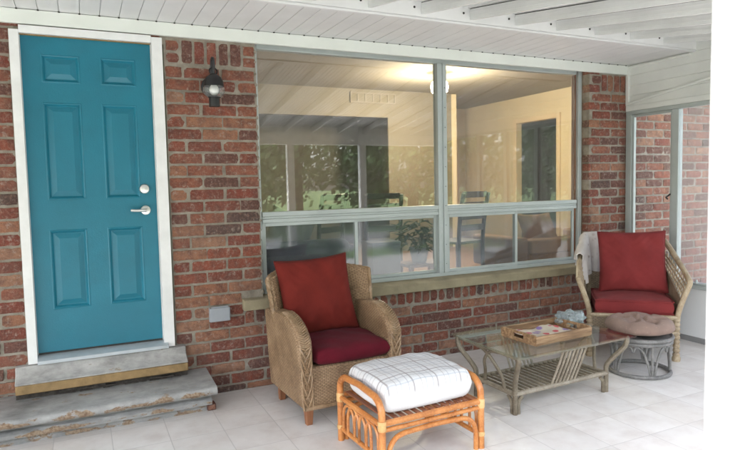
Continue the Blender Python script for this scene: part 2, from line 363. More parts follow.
# ------------------------------------------------------------------ mesh builder
class MB:
    def __init__(s): s.v = []; s.f = []; s.mi = []; s.uv = None
    def add(s, vs, fs, mi=0, M=None):
        o = len(s.v)
        for p in vs:
            p = Vector(p)
            if M is not None: p = M @ p
            s.v.append(p)
        for f in fs: s.f.append([i + o for i in f]); s.mi.append(mi)
    def box(s, x0, x1, y0, y1, z0, z1, mi=0, M=None):
        vs = [(x, y, z) for z in (z0, z1) for y in (y0, y1) for x in (x0, x1)]
        s.add(vs, [(0, 2, 3, 1), (4, 5, 7, 6), (0, 1, 5, 4), (2, 6, 7, 3), (0, 4, 6, 2), (1, 3, 7, 5)], mi, M)
    def tube(s, pts, r, n=8, closed=False, mi=0, M=None, caps=True, ell=None):
        pts = [Vector(p) for p in pts]; k = len(pts)
        rs = r if isinstance(r, (list, tuple)) else [r] * k
        vs, fs = [], []
        prev = None
        for i in range(k):
            if closed: t = pts[(i + 1) % k] - pts[i - 1]
            else: t = pts[min(i + 1, k - 1)] - pts[max(i - 1, 0)]
            t.normalize()
            if prev is None:
                a = Vector((0, 0, 1)) if abs(t.z) < .9 else Vector((1, 0, 0))
                nrm = (a - t * a.dot(t)).normalized()
            else:
                nrm = prev - t * prev.dot(t)
                nrm = nrm.normalized() if nrm.length > 1e-6 else prev
            prev = nrm; bn = t.cross(nrm)
            for j in range(n):
                an = 2 * PI * j / n
                vs.append(pts[i] + (nrm * cos(an) + bn * sin(an)) * rs[i])
        m = k if closed else k - 1
        for i in range(m):
            for j in range(n):
                a = i * n + j; b = i * n + (j + 1) % n; c = ((i + 1) % k) * n + (j + 1) % n; d = ((i + 1) % k) * n + j
                fs.append((a, b, c, d))
        if not closed and caps:
            fs.append(tuple(range(n - 1, -1, -1))); fs.append(tuple((k - 1) * n + j for j in range(n)))
        s.add(vs, fs, mi, M)
    def lathe(s, prof, n=24, c=(0, 0, 0), mi=0, M=None):
        vs, fs = [], []
        for r, z in prof:
            for j in range(n):
                a = 2 * PI * j / n; vs.append((c[0] + r * cos(a), c[1] + r * sin(a), c[2] + z))
        for i in range(len(prof) - 1):
            for j in range(n): fs.append((i * n + j, i * n + (j + 1) % n, (i + 1) * n + (j + 1) % n, (i + 1) * n + j))
        fs.append(tuple(range(n - 1, -1, -1))); fs.append(tuple((len(prof) - 1) * n + j for j in range(n)))
        s.add(vs, fs, mi, M)
    def prism(s, poly, x0, x1, mi=0, M=None):   # polygon in (y,z), extruded along x
        n = len(poly)
        vs = [(x0, y, z) for y, z in poly] + [(x1, y, z) for y, z in poly]
        fs = [tuple(range(n - 1, -1, -1)), tuple(range(n, 2 * n))] + [(i, (i + 1) % n, n + (i + 1) % n, n + i) for i in range(n)]
        s.add(vs, fs, mi, M)
    def grid(s, fn, nu, nv, mi=0, M=None, wrap=False):
        vs = [fn(i / nu, j / nv) for j in range(nv + 1) for i in range(nu + 1)]
        fs = [(j * (nu + 1) + i, j * (nu + 1) + i + 1, (j + 1) * (nu + 1) + i + 1, (j + 1) * (nu + 1) + i) for j in range(nv) for i in range(nu)]
        s.add(vs, fs, mi, M)
    def shell(s, fn, nu, nv, th, mi=0, M=None):  # closed curved slab: fn gives the mid surface, th its thickness
        P = [[Vector(fn(i / nu, j / nv)) for i in range(nu + 1)] for j in range(nv + 1)]
        def nrm(i, j):
            a = P[j][min(i + 1, nu)] - P[j][max(i - 1, 0)]; b = P[min(j + 1, nv)][i] - P[max(j - 1, 0)][i]
            return a.cross(b).normalized()
        W = nu + 1; tot = W * (nv + 1)
        A = [P[j][i] + nrm(i, j) * th / 2 for j in range(nv + 1) for i in range(W)]
        B = [P[j][i] - nrm(i, j) * th / 2 for j in range(nv + 1) for i in range(W)]
        fs = []
        for j in range(nv):
            for i in range(nu):
                q = (j * W + i, j * W + i + 1, (j + 1) * W + i + 1, (j + 1) * W + i)
                fs.append(q); fs.append(tuple(tot + k for k in reversed(q)))
        for i in range(nu):
            fs.append((i + 1, i, tot + i, tot + i + 1)); a = nv * W + i; fs.append((a, a + 1, tot + a + 1, tot + a))
        for j in range(nv):
            a, b = j * W, (j + 1) * W; fs.append((a, b, tot + b, tot + a)); a += nu; b += nu; fs.append((b, a, tot + a, tot + b))
        s.add(A + B, fs, mi, M)
    def build(s, name, mat, parent=None, smooth=40, bevel=0., loc=None, subsurf=0, seg=2):
        me = bpy.data.meshes.new(name)
        me.from_pydata([tuple(p) for p in s.v], [], s.f)
        mats = mat if isinstance(mat, (list, tuple)) else [mat]
        for k in mats: me.materials.append(MT[k] if isinstance(k, str) else k)
        for p, i in zip(me.polygons, s.mi): p.material_index = i
        bm = bmesh.new(); bm.from_mesh(me); bmesh.ops.recalc_face_normals(bm, faces=bm.faces[:]); bm.to_mesh(me); bm.free()
        if smooth:
            me.polygons.foreach_set('use_smooth', [True] * len(me.polygons))
            me.set_sharp_from_angle(angle=math.radians(smooth))
        me.update()
        o = bpy.data.objects.new(name, me); COL.objects.link(o)
        if parent is not None: o.parent = parent
        if loc is not None: o.location = loc
        if bevel:
            bv = o.modifiers.new('edge', 'BEVEL'); bv.width = bevel; bv.segments = seg; bv.limit_method = 'ANGLE'; bv.angle_limit = math.radians(50); bv.harden_normals = False
        if subsurf:
            ss = o.modifiers.new('sub', 'SUBSURF'); ss.levels = subsurf; ss.render_levels = subsurf
        return o

def tag(o, label=None, cat=None, group=None, kind=None):
    if label: o['label'] = label
    if cat: o['category'] = cat
    if group: o['group'] = group
    if kind: o['kind'] = kind
    return o
def thing(name, label, cat, loc=(0, 0, 0), rz=0., group=None):
    o = bpy.data.objects.new(name, None); COL.objects.link(o)
    o.location = loc; o.rotation_euler = (0, 0, math.radians(rz)); o.empty_display_size = .1
    return tag(o, label, cat, group)
def bez(p0, p1, p2, p3, n=10):
    p0, p1, p2, p3 = map(Vector, (p0, p1, p2, p3)); r = []
    for i in range(n + 1):
        t = i / n; r.append(p0 * (1 - t) ** 3 + p1 * 3 * t * (1 - t) ** 2 + p2 * 3 * t * t * (1 - t) + p3 * t ** 3)
    return r
def spline(pts, n=6):   # Catmull-Rom through the points
    P = [Vector(p) for p in pts]; P = [P[0] * 2 - P[1]] + P + [P[-1] * 2 - P[-2]]; r = []
    for i in range(1, len(P) - 2):
        for k in range(n):
            t = k / n; a, b, c, d = P[i - 1:i + 3]
            r.append(.5 * ((2 * b) + (c - a) * t + (2 * a - 5 * b + 4 * c - d) * t * t + (3 * b - a - 3 * c + d) * t ** 3))
    r.append(P[-2]); return r

# ------------------------------------------------------------------ ground, floor, road
f = MB(); f.box(-6, 9.5, -3.6, .02, -.12, 0.)
tag(f.build('floor', 'tile'), 'white tiled porch floor with thin grey joints', 'floor', kind='structure')
f = MB(); f.box(-120, 140, -160, 60, -.6, -.13)
tag(f.build('ground', 'grass'), 'mown green lawn around the house', 'ground', kind='structure')
f = MB(); f.box(-100, 120, -13.5, -9., -.13, -.124)
tag(f.build('road', 'asphalt'), 'grey asphalt road beyond the lawn', 'road', kind='structure')
f = MB(); f.box(-14, 16, -6.8, -3.6, -.13, -.03)
tag(f.build('patio', 'concrete'), 'pale concrete driveway outside the porch', 'patio', kind='structure')

# ------------------------------------------------------------------ the house
house = thing('brick_house', 'red brick house wall with teal front door and wide picture window', 'house')
DX0, DX1, DZ0, DZ1 = 0., .769, .461, 2.49         # door leaf
WX0, WX1 = 1.5, 4.81; WZ0, WZ1 = .688, 2.56       # window opening
holes = [(-.058, .858, -.1, 2.56), (1.355, 4.80, .4855, .70), (WX0, WX1, .6, 2.6), (.86, 1.5, 2.3665, 2.6), (4.98, 5.32, 2.3665, 2.6)]
PZ, PX = .0855, .258
bricks = MB()
def brick(x0, x1, z0, z1, y=0., depth=.09):
    # front face as a small grid with an uneven, chipped outline, then sides back into the wall
    nx = max(2, int((x1 - x0) / .024)); nz = max(2, int((z1 - z0) / .024))
    yo = y + R.uniform(-.004, .003); tx, tz = R.uniform(-.004, .004), R.uniform(-.004, .004); ph = R.uniform(0, 99)
    vs = []; W = nx + 1; j = lambda a: R.uniform(-a, a)
    for c in range(nz + 1):
        for a in range(W):
            u, v = a / nx, c / nz
            x, z = x0 + (x1 - x0) * u, z0 + (z1 - z0) * v
            yy = yo + tx * (u - .5) + tz * (v - .5) + .0018 * noise_.noise(Vector((x * 30 + ph, z * 30, ph))) 
            if a in (0, nx): x += (1 if a == 0 else -1) * min(.006, abs(R.gauss(.0015, .0018))); yy += .004 + abs(R.gauss(0, .002))
            if c in (0, nz): z += (1 if c == 0 else -1) * min(.006, abs(R.gauss(.0012, .0016))); yy += .004 + abs(R.gauss(0, .002))
            vs.append((x + j(.001), yy, z + j(.001)))
    fs = [(c * W + a, c * W + a + 1, (c + 1) * W + a + 1, (c + 1) * W + a) for c in range(nz) for a in range(nx)]
    rim = [a for a in range(W)] + [c * W + nx for c in range(1, nz + 1)] + [nz * W + a for a in range(nx - 1, -1, -1)] + [c * W for c in range(nz - 1, 0, -1)]
    o = len(vs)
    for i in rim: vs.append((vs[i][0], y + depth, vs[i][2]))
    for k in range(len(rim)):
        q = (k + 1) % len(rim); fs.append((rim[k], rim[q], o + q, o + k))
    bricks.add(vs, fs)
JT = .0135
k = -1
while True:
    z0 = .058 + PZ * k; z1 = z0 + PZ - JT
    if z0 > 2.56: break
    zc = (z0 + z1) / 2
    if z1 > .004:
        ph = .981 if k % 2 == 0 else 1.095
        x = ph - PX * 24
        while x < 9.2:
            a, b = x + JT / 2 + R.uniform(-.007, .007), x + PX - JT / 2 + R.uniform(-.007, .007)
            segs = [(a, b)]
            for hx0, hx1, hz0, hz1 in holes:
                if hz0 < zc < hz1:
                    ns = []
                    for s0, s1 in segs:
                        if s1 <= hx0 or s0 >= hx1: ns.append((s0, s1)); continue
                        if s0 < hx0: ns.append((s0, hx0 - .004))
                        if s1 > hx1: ns.append((hx1 + .004, s1))
                    segs = ns
            for s0, s1 in segs:
                if s1 - s0 > .03: brick(s0, s1, max(z0, .002), z1)
            x += PX
    k += 1
    if k > 60: break
for a, b in ((.976, 1.048), (1.063, 1.131), (1.149, 1.215), (1.234, 1.30), (1.316, 1.393)): brick(a, b, 2.381, 2.536)
for a, b in ((.872, .958), (1.409, 1.497)): brick(a, b, 2.381, 2.446); brick(a, b, 2.461, 2.53)
for i in range(4): brick(4.985 + i * .085, 5.055 + i * .085, 2.381, 2.54)
x = 1.36
while x < 4.79: brick(x, x + .066, .494, .588, R.uniform(0, .003)); x += .081
bricks.build('brickwork', 'brick', house, smooth=55)

mo = MB()   # mortar bed and the body of the wall, round the two openings
for x0, x1, z0, z1 in ((-6, -.058, 0, 2.9), (.858, WX0, 0, 2.9), (WX0, WX1, 0, .60), (WX1 + .014, 9.2, 0, 2.9), (-.058, .858, 0, .25), (-.058, .858, 2.50, 2.9), (WX0, WX1, 2.60, 2.9)):
    mo.box(x0, x1, .011, .2, z0, z1)
for i in range(24):   # mortar squeezed out along the window edge
    z = .72 + i * PZ * .9 + R.uniform(-.01, .01)
    M = Matrix.Translation((1.497, .004, z)) @ Matrix.Diagonal((R.uniform(.006, .012), .01, R.uniform(.008, .02), 1))
    if z < 2.5: mo.lathe([(.01, -1), (.7, -.7), (1, 0), (.7, .7), (.01, 1)], 8, M=M)
mo.build('mortar_wall', 'mortar', house, smooth=0)

st = MB(); st.prism([(-.052, .600), (-.052, .668), (-.045, .676), (.10, .694), (.10, .600)], 1.34, 4.795)
st.build('window_sill', 'sill_stone', house, bevel=.004)

# frieze board and soffit
fb = MB(); fb.box(-6, 5.32, -.022, .008, 2.553, 2.642); fb.build('frieze_board', 'cream_trim', house, bevel=.003)
so = MB()
x = -6.; i = 0
while x < 5.32:
    w = .1175; so.box(x + .0015, min(x + w - .0015, 5.324), -.705, .0, 2.6445 + (i % 2) * .0006, 2.656)
    so.box(x - .006, x + .006, -.031, -.0225, 2.637, 2.6435, 1)
    x += w; i += 1
so.box(-6, 5.324, -.705, 0, 2.657, 2.667, 2)
so.build('soffit', ['white_vinyl', 'dark_gap', 'white_vinyl'], house, smooth=0, bevel=.0012, seg=1)
se = MB(); se.box(-6, 5.324, -.737, -.7055, 2.634, 2.662); se.box(-6, 5.324, -.7445, -.7375, 2.634, 2.650); se.build('soffit_edge_trim', 'white_vinyl', house, bevel=.003)
rf = MB(); rf.box(-6.5, 9.6, -.69, 6.4, 3.12, 3.3); rf.box(-6.5, 5.2, -.69, -.60, 2.67, 3.12); rf.box(-6.2, 9.2, -.6, .2, 2.905, 3.115)
rf.build('roof', 'white_vinyl', house, smooth=0)

# door, casing, threshold
fd = MB()
panels = [(.107, .332, 2.203, 2.381), (.452, .672, 2.203, 2.381), (.104, .330, 1.452, 2.078), (.450, .670, 1.452, 2.078), (.100, .325, .738, 1.258), (.447, .672, .738, 1.258)]
yF = .018
xs = sorted({DX0, DX1} | {p[0] for p in panels} | {p[1] for p in panels}); zs = sorted({DZ0, DZ1} | {p[2] for p in panels} | {p[3] for p in panels})
fd.box(DX0, DX1, yF + .014, yF + .045, DZ0, DZ1)
# front face of stiles and rails, leaving the six panel openings
ZS = sorted({DZ0, DZ1} | {p[2] for p in panels} | {p[3] for p in panels})
rows = [(DZ0, .738, None), (.738, 1.258, panels[4:6]), (1.258, 1.452, None), (1.452, 2.078, panels[2:4]), (2.078, 2.203, None), (2.203, 2.381, panels[0:2]), (2.381, DZ1, None)]
for z0, z1, ps in rows:
    if ps is None: fd.add([(DX0, yF, z0), (DX1, yF, z0), (DX1, yF, z1), (DX0, yF, z1)], [(0, 1, 2, 3)])
    else:
        e = [DX0, ps[0][0], ps[0][1], ps[1][0], ps[1][1], DX1]
        for a in (0, 2, 4): fd.add([(e[a], yF, z0), (e[a + 1], yF, z0), (e[a + 1], yF, z1), (e[a], yF, z1)], [(0, 1, 2, 3)])
        for p in ps:
            vs = []; fs = []
            loops = [(0, 0), (.006, -.003), (.012, 0.0), (.022, .0125), (.028, .0125), (.058, .002), (.066, .002)]
            for ins, dy in loops:
                vs += [(p[0] + ins, yF + dy, p[2] + ins), (p[1] - ins, yF + dy, p[2] + ins), (p[1] - ins, yF + dy, p[3] - ins), (p[0] + ins, yF + dy, p[3] - ins)]
            for L in range(len(loops) - 1):
                for q in range(4): fs.append((L * 4 + q, L * 4 + (q + 1) % 4, L * 4 + 4 + (q + 1) % 4, L * 4 + 4 + q))
            L = (len(loops) - 1) * 4; fs.append((L, L + 1, L + 2, L + 3)); fd.add(vs, fs)
for a, b_ in (((DX0, yF), (DX0, yF + .014)), ((DX1, yF), (DX1, yF + .014))):
    fd.add([(a[0], a[1], DZ0), (b_[0], b_[1], DZ0), (b_[0], b_[1], DZ1), (a[0], a[1], DZ1)], [(0, 1, 2, 3)])
door = fd.build('front_door', 'door_teal', house, smooth=0)
door['label'] = 'teal six panel front door'
h = MB(); M = Matrix.Translation((.695, yF, 1.366)) @ Matrix.Rotation(PI / 2, 4, 'X')
h.lathe([(0.001, 0), (.031, 0), (.033, .004), (.030, .012), (.012, .016), (.011, .045), (.0, .046)], 24, M=M)
h.tube(spline([(.695, yF - .048, 1.366), (.675, yF - .052, 1.367), (.64, yF - .050, 1.366), (.597, yF - .046, 1.369)]), [.011] * 8 + [.010] * 10 + [.008], 10)
h.build('door_handle', 'nickel', door)
h = MB(); M = Matrix.Translation((.693, yF, 1.512)) @ Matrix.Rotation(PI / 2, 4, 'X')
h.lathe([(0.001, 0), (.033, 0), (.034, .006), (.029, .017), (.020, .020), (.0, .021)], 28, M=M)
h.box(.6905, .6955, yF - .0225, yF - .019, 1.505, 1.519); h.build('deadbolt', 'nickel', door)
sw = MB(); sw.box(DX0 + .002, DX1 - .002, yF - .003, yF + .03, DZ0 - .010, DZ0 - .001); sw.build('door_sweep', 'dark_gap', door)
dc = MB()
dc.box(-.058, -.004, -.026, .06, .405, 2.515); dc.box(.775, .845, -.026, .06, .405, 2.535)
dc.box(-.0038, .7748, -.0235, .06, 2.497, 2.545)
dc.box(-.0035, -.0005, .004, .06, .455, 2.496); dc.box(.7705, .7745, .004, .06, .455, 2.496)
dc.build('door_frame', 'white_paint', house, bevel=.004)
wg = MB(); wg.box(-.003, .772, .0, .017, 2.4905, 2.4965); wg.build('door_head_stop', 'ochre', house)
th = MB(); th.prism([(-.062, .403), (-.062, .425), (-.045, .432), (.018, .448), (.06, .450), (.06, .403)], -.0035, .8); th.build('door_threshold', 'threshold_grey', house, bevel=.002)
sl = MB(); sl.prism([(-.135, .304), (-.132, .314), (-.06, .352), (-.04, .400), (.01, .402), (.01, .304)], -.13, .915); sl.build('door_sill_slab', 'sill_grey', house, bevel=.006)
oc = MB(); oc.prism([(-.1375, .247), (-.1375, .3035), (.0, .2995), (.0, .247)], -.128, .913); oc.build('door_sill_edge', 'ochre', house, bevel=.006)
ru = MB()
for i in range(60):
    a = R.uniform(-.12, .84); w = R.uniform(.03, .07); zz = R.choice((.2, .214, .228)); ru.box(a, a + w, -.112 + R.uniform(0, .02) + i * .0002, .0, zz + R.uniform(0, .003), zz + .012)
ru.box(-.13, .91, -.09, .0, .2055, .2605)
ru.build('rubble_bed', 'rubble', house, smooth=0)

# window: frame, mullions, panes
wy = .07
def win_rect(b, x0, x1, z0, z1, t, y0, y1):
    b.box(x0, x0 + t, y0, y1, z0, z1); b.box(x1 - t, x1, y0, y1, z0, z1); b.box(x0 + t, x1 - t, y0, y1, z0, z0 + t); b.box(x0 + t, x1 - t, y0, y1, z1 - t, z1)
w = MB()
w.box(1.5, 1.530, wy, wy + .07, .69, 2.60); w.box(4.745, 4.79, wy + .004, wy + .07, .69, 2.60); w.box(4.7155, 4.7445, wy + .035, wy + .07, .69, 2.60, 1)
w.box(1.53, 4.715, wy, wy + .07, 2.535, 2.60); w.box(1.53, 4.715, wy - .004, wy + .07, .688, .722)
window = w.build('picture_window', ['alu', 'leg_wood'], house, bevel=.004)
w = MB(); w.box(3.105, 3.142, wy - .012, wy + .06, .722, 2.535); w.box(3.159, 3.197, wy - .012, wy + .06, .722, 2.535); w.box(3.142, 3.159, wy - .004, wy + .05, .722, 2.535)
for z in [0.8 + .17 * i for i in range(10)]:
    w.lathe([(.0001, 0), (.0045, 0), (.004, .002), (.0001, .0025)], 8, M=Matrix.Translation((3.178, wy - .012, z)) @ Matrix.Rotation(PI / 2, 4, 'X'), mi=1)
w.build('mullion', ['alu', 'dark_gap'], window, bevel=.003)
w = MB()
for x0, x1 in ((1.53, 3.105), (3.197, 4.715)):
    w.box(x0, x1, wy - .010, wy + .055, 1.281, 1.316); w.box(x0, x1, wy - .001, wy + .05, 1.262, 1.281, 1); w.box(x0, x1, wy - .006, wy + .055, 1.232, 1.262)
w.build('transom_rail', ['alu', 'alu'], window, bevel=.003)
for x0, x1 in ((1.53, 3.105), (3.197, 4.715)):
    w = MB(); w.box(x0 - .004, x1 + .004, wy + .022, wy + .027, 1.316 - .004, 2.535 + .004); w.build('pane', 'pane', window, smooth=0)
for x0, x1, xm in ((1.53, 3.105, 2.318), (3.197, 4.715, 3.971)):
    for k, (a, b) in enumerate(((x0, xm + .012), (xm - .012, x1))):
        yo = wy + .004 + .024 * k
        w = MB(); win_rect(w, a, b, .7225, 1.2315, .026, yo, yo + .02)
        sash = w.build('sash', 'alu', window, bevel=.002)
        w = MB(); w.box(a + .022, b - .022, yo + .008, yo + .012, .745, 1.209); w.build('pane', 'pane_low', sash, smooth=0)
# indoor room behind the window
iw = MB()
ix0, ix1, iz0, iz1 = .95, 7.3, .43, 2.97
yb = 4.0
iw.box(5.9, 6.0, yb, 5.6, iz0, iz1); iw.box(6.0, 7.4, 5.6, 5.7, iz0, iz1)
iw.box(ix1, ix1 + .1, .2, 3.05, iz0, iz1); iw.box(ix1, ix1 + .1, 3.05, 4.03, 2.52, iz1); iw.box(ix1, ix1 + .1, 4.03, 5.6, iz0, iz1)
iw.box(ix0 - .1, ix0, .2, yb, iz0, iz1)
iw.box(ix0, 7.3, .201, .24, iz0, .66); iw.box(ix0, WX0 - .02, .201, .24, .66, iz1); iw.box(WX1 + .01, 7.3, .201, .24, .66, iz1); iw.box(WX0 - .02, WX1 + .01, .201, .24, 2.56, iz1)
iw.build('indoor_wall', 'cream_wall', house, smooth=0)
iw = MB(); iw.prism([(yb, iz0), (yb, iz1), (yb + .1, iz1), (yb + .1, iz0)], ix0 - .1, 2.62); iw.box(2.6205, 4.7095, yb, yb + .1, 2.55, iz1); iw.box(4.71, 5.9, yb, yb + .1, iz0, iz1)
iw.build('shaded_partition_wall', 'shaded_cream_wall', house, smooth=0)  # dimmer left wall, its shade painted into the material
ic = MB(); ic.box(.6, 10., .2, 6.3, iz1 + .002, iz1 + .12); ic.build('indoor_ceiling', 'int_ceiling', house, smooth=0)
ifl = MB(); ifl.box(.6, 10., .2, 6.3, iz0 - .1, iz0); ifl.build('indoor_floor', 'int_floor', house, smooth=0)
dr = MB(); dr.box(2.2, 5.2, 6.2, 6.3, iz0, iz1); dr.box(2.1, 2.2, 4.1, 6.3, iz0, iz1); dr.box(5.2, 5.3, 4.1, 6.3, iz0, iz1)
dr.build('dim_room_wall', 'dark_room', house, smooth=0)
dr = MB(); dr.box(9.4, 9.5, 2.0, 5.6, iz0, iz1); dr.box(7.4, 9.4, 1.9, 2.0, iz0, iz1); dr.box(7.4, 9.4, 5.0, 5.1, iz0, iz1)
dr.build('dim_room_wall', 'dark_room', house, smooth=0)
it = MB()
for y0, y1, z0, z1 in ((2.97, 3.05, iz0, 2.6), (4.03, 4.11, iz0, 2.6), (3.05, 4.03, 2.52, 2.6)): it.box(7.275, 7.298, y0, y1, z0, z1)
it.build('indoor_trim', 'cream_wood', house, bevel=.004)
it = MB(); it.box(6.30, 6.36, 5.575, 5.598, iz0, 2.62); it.box(7.06, 7.12, 5.575, 5.598, iz0, 2.62); it.box(6.36, 7.06, 5.575, 5.598, 2.56, 2.62)
it.build('indoor_trim', 'cream_wood', house, bevel=.004)
idr = MB(); idr.box(6.36, 7.06, 5.588, 5.598, iz0 + .01, 2.555)
for a, b in ((6.44, 6.67), (6.75, 6.98)):
    for z0, z1 in ((.6, 1.3), (1.45, 2.05), (2.18, 2.45)): idr.box(a, b, 5.580, 5.590, z0, z1)
ind = idr.build('indoor_door', 'cream_wood', house, bevel=.006)
h = MB(); h.lathe([(.001, 0), (.03, 0), (.02, .02), (.032, .045), (.02, .06), (.001, .062)], 16, M=Matrix.Translation((6.44, 5.58, 1.35)) @ Matrix.Rotation(PI / 2, 4, 'X')); h.build('door_knob', 'nickel', ind)
gr = MB(); win_rect(gr, 4.06, 4.84, 2.76, 2.92, .02, 3.975, 3.998)
for i in range(1, 6): gr.box(4.06 + i * .13 - .012, 4.06 + i * .13 + .012, 3.98, 3.998, 2.78, 2.90)
gr.box(4.08, 4.82, 3.990, 3.998, 2.78, 2.90, 1); gr.build('air_grille', ['int_ceiling', 'shaded_cream_wall'], house, smooth=0)

# ------------------------------------------------------------------ indoor things
lamp = thing('ceiling_lamp', 'lit round lamp glowing on the indoor ceiling behind the picture window', 'lamp', (4.665, 2.44, iz1))
l = MB(); l.lathe([(.001, 0), (.08, 0), (.08, -.025), (.012, -.03), (.012, -.08), (.001, -.085)], 24); l.build('lamp_base', 'nickel', lamp)
l = MB(); l.lathe([(.001, -.30), (.06, -.29), (.105, -.255), (.12, -.19), (.105, -.13), (.06, -.09), (.02, -.082)], 24); l.build('lamp_globe', 'lamp_on', lamp)
ld = bpy.data.lights.new('room_bulb', 'POINT'); ld.energy = 34; ld.color = (1., .83, .58); ld.shadow_soft_size = .1
lo = bpy.data.objects.new('room_bulb', ld); COL.objects.link(lo); lo.location = (4.665, 2.44, iz1 - .42)

def cushion(b, w, d, t, p=.45, q=.08, seed=0, M=None, n=26, wr=.006, bottom=1.):
    rr = random.Random(seed); ph = [rr.uniform(0, 6.3) for _ in range(8)]
    def side(sg):
        def fn(a, c):
            u, v = a * 2 - 1, c * 2 - 1
            u = math.copysign(abs(u) ** .85, u); v = math.copysign(abs(v) ** .85, v)
            x = w / 2 * u * (1 - q * (1 - v * v)); y = d / 2 * v * (1 - q * (1 - u * u))
            e = max(0., (1 - u ** 2) * (1 - v ** 2)) ** p
            z = sg * t / 2 * e * (1 if sg > 0 else bottom)
            z += wr * .55 * (1 - abs(u * v)) ** 2 * (sin(21 * (u + v) + ph[3]) * abs(u - v) ** 1.5 + sin(24 * (u - v) + ph[4]) * abs(u + v) ** 1.5) * min(1, e * 2)
            z += wr * e * (sin(9 * u + ph[0] + 3 * v) + sin(7 * v + ph[1] - 4 * u) + .6 * sin(15 * u * v + ph[2]))
            return (x, y, z)
        return fn
    b.grid(side(1), n, n, M=M); b.grid(side(-1), n, n, M=M)
def seam(o, w, d, q, mat, r=.0035):
    P = []
    for i in range(30): v = -1 + 2 * i / 30; P.append((w / 2 * (1 - q * (1 - v * v)), d / 2 * v, 0))
    for i in range(30): u = 1 - 2 * i / 30; P.append((w / 2 * u, d / 2 * (1 - q * (1 - u * u)), 0))
    for i in range(30): v = 1 - 2 * i / 30; P.append((-w / 2 * (1 - q * (1 - v * v)), d / 2 * v, 0))
    for i in range(30): u = -1 + 2 * i / 30; P.append((w / 2 * u, -d / 2 * (1 - q * (1 - u * u)), 0))
    b = MB(); b.tube(P, r, 6, True); b.build('seam', mat, o)
def merge(o, d=.0005):
    bm = bmesh.new(); bm.from_mesh(o.data); bmesh.ops.remove_doubles(bm, verts=bm.verts[:], dist=d); bmesh.ops.recalc_face_normals(bm, faces=bm.faces[:]); bm.to_mesh(o.data); bm.free()

sofa = thing('sofa', 'tan upholstered sofa seen low through the right pane of the picture window', 'sofa', (5.25, 1.05, iz0))
b = MB(); b.box(-.62, .62, -.38, .40, .12, .30); b.build('base', 'tan_leather', sofa, bevel=.025, seg=3)
b = MB(); b.box(-.60, .60, -.40, -.18, .28, .44); b.build('backrest', 'tan_leather', sofa, bevel=.025, seg=3)
for sx in (-1, 1):
    b = MB(); b.box(sx * .70 - .09, sx * .70 + .09, -.38, .40, .12, .47); b.build('arm', 'tan_leather', sofa, bevel=.03, seg=3)
b = MB(); cushion(b, .5, .46, .16, seed=3, M=Matrix.Translation((-.22, -.1, .5)) @ Matrix.Rotation(1.1, 4, 'X')); o = b.build('back_cushion', 'tan_leather', sofa); merge(o)
for sx in (-1, 1):
    for sy in (-.3, .32):
        b = MB(); b.tube([(sx * .6, sy, 0), (sx * .6, sy, .121)], .03); b.build('leg', 'dark_wood', sofa)

dch = thing('dining_chair', 'dark wooden slat backed dining chair just inside the picture window', 'chair', (3.98, 1.05, iz0), 12)
b = MB(); b.box(-.2, .2, -.2, .2, .43, .46); b.build('seat', 'dark_wood', dch, bevel=.01)
for sx in (-1, 1):
    b = MB(); b.tube(spline([(sx * .19, -.19, 0), (sx * .185, -.19, .45), (sx * .19, -.22, .75), (sx * .19, -.27, .97)]), .022); b.build('back_post', 'dark_wood', dch)
    b = MB(); b.tube([(sx * .18, .18, 0), (sx * .18, .18, .43)], [.016, .022]); b.build('leg', 'dark_wood', dch)
for z in (.60, .72, .84, .95):
    b = MB(); b.box(-.18, .18, -.262 + (0.95 - z) * .14, -.238 + (0.95 - z) * .14, z - .03, z + .035); b.build('back_slat', 'dark_wood', dch, bevel=.006)

dch['group'] = 'dining chairs indoors'
for (cx_, cy_, cr_, lb) in ((3.30, 1.55, -20, 'dark slat backed dining chair behind the house plant indoors'), (2.62, 1.75, 25, 'dark slat backed dining chair farthest left behind the window')):
    r = dch.copy(); COL.objects.link(r); r.location = (cx_, cy_, iz0); r.rotation_euler = (0, 0, math.radians(cr_)); r['label'] = lb
    for ch in list(dch.children):
        c = ch.copy(); COL.objects.link(c); c.parent = r
dch['label'] = 'dark wooden slat backed dining chair just right of the window mullion indoors'
arm2 = thing('upholstered_armchair', 'dark blue armchair with its back against the lower left window pane indoors', 'armchair', (1.98, .62, iz0))
b = MB(); b.box(-.42, .42, -.28, .36, .10, .42); b.build('base', 'navy', arm2, bevel=.05, seg=3)
b = MB(); b.box(-.40, .40, -.32, -.12, .30, .62); b.build('backrest', 'navy', arm2, bevel=.07, seg=3)
for sx in (-1, 1):
    b = MB(); b.box(sx * .40 - .08, sx * .40 + .08, -.30, .36, .10, .56); b.build('arm', 'navy', arm2, bevel=.06, seg=3)
b = MB(); cushion(b, .42, .42, .15, seed=5, M=Matrix.Translation((-.1, -.12, .66)) @ Matrix.Rotation(.4, 4, 'Y') @ Matrix.Rotation(1.35, 4, 'X')); o = b.build('loose_cushion', 'dark_room', arm2); merge(o)

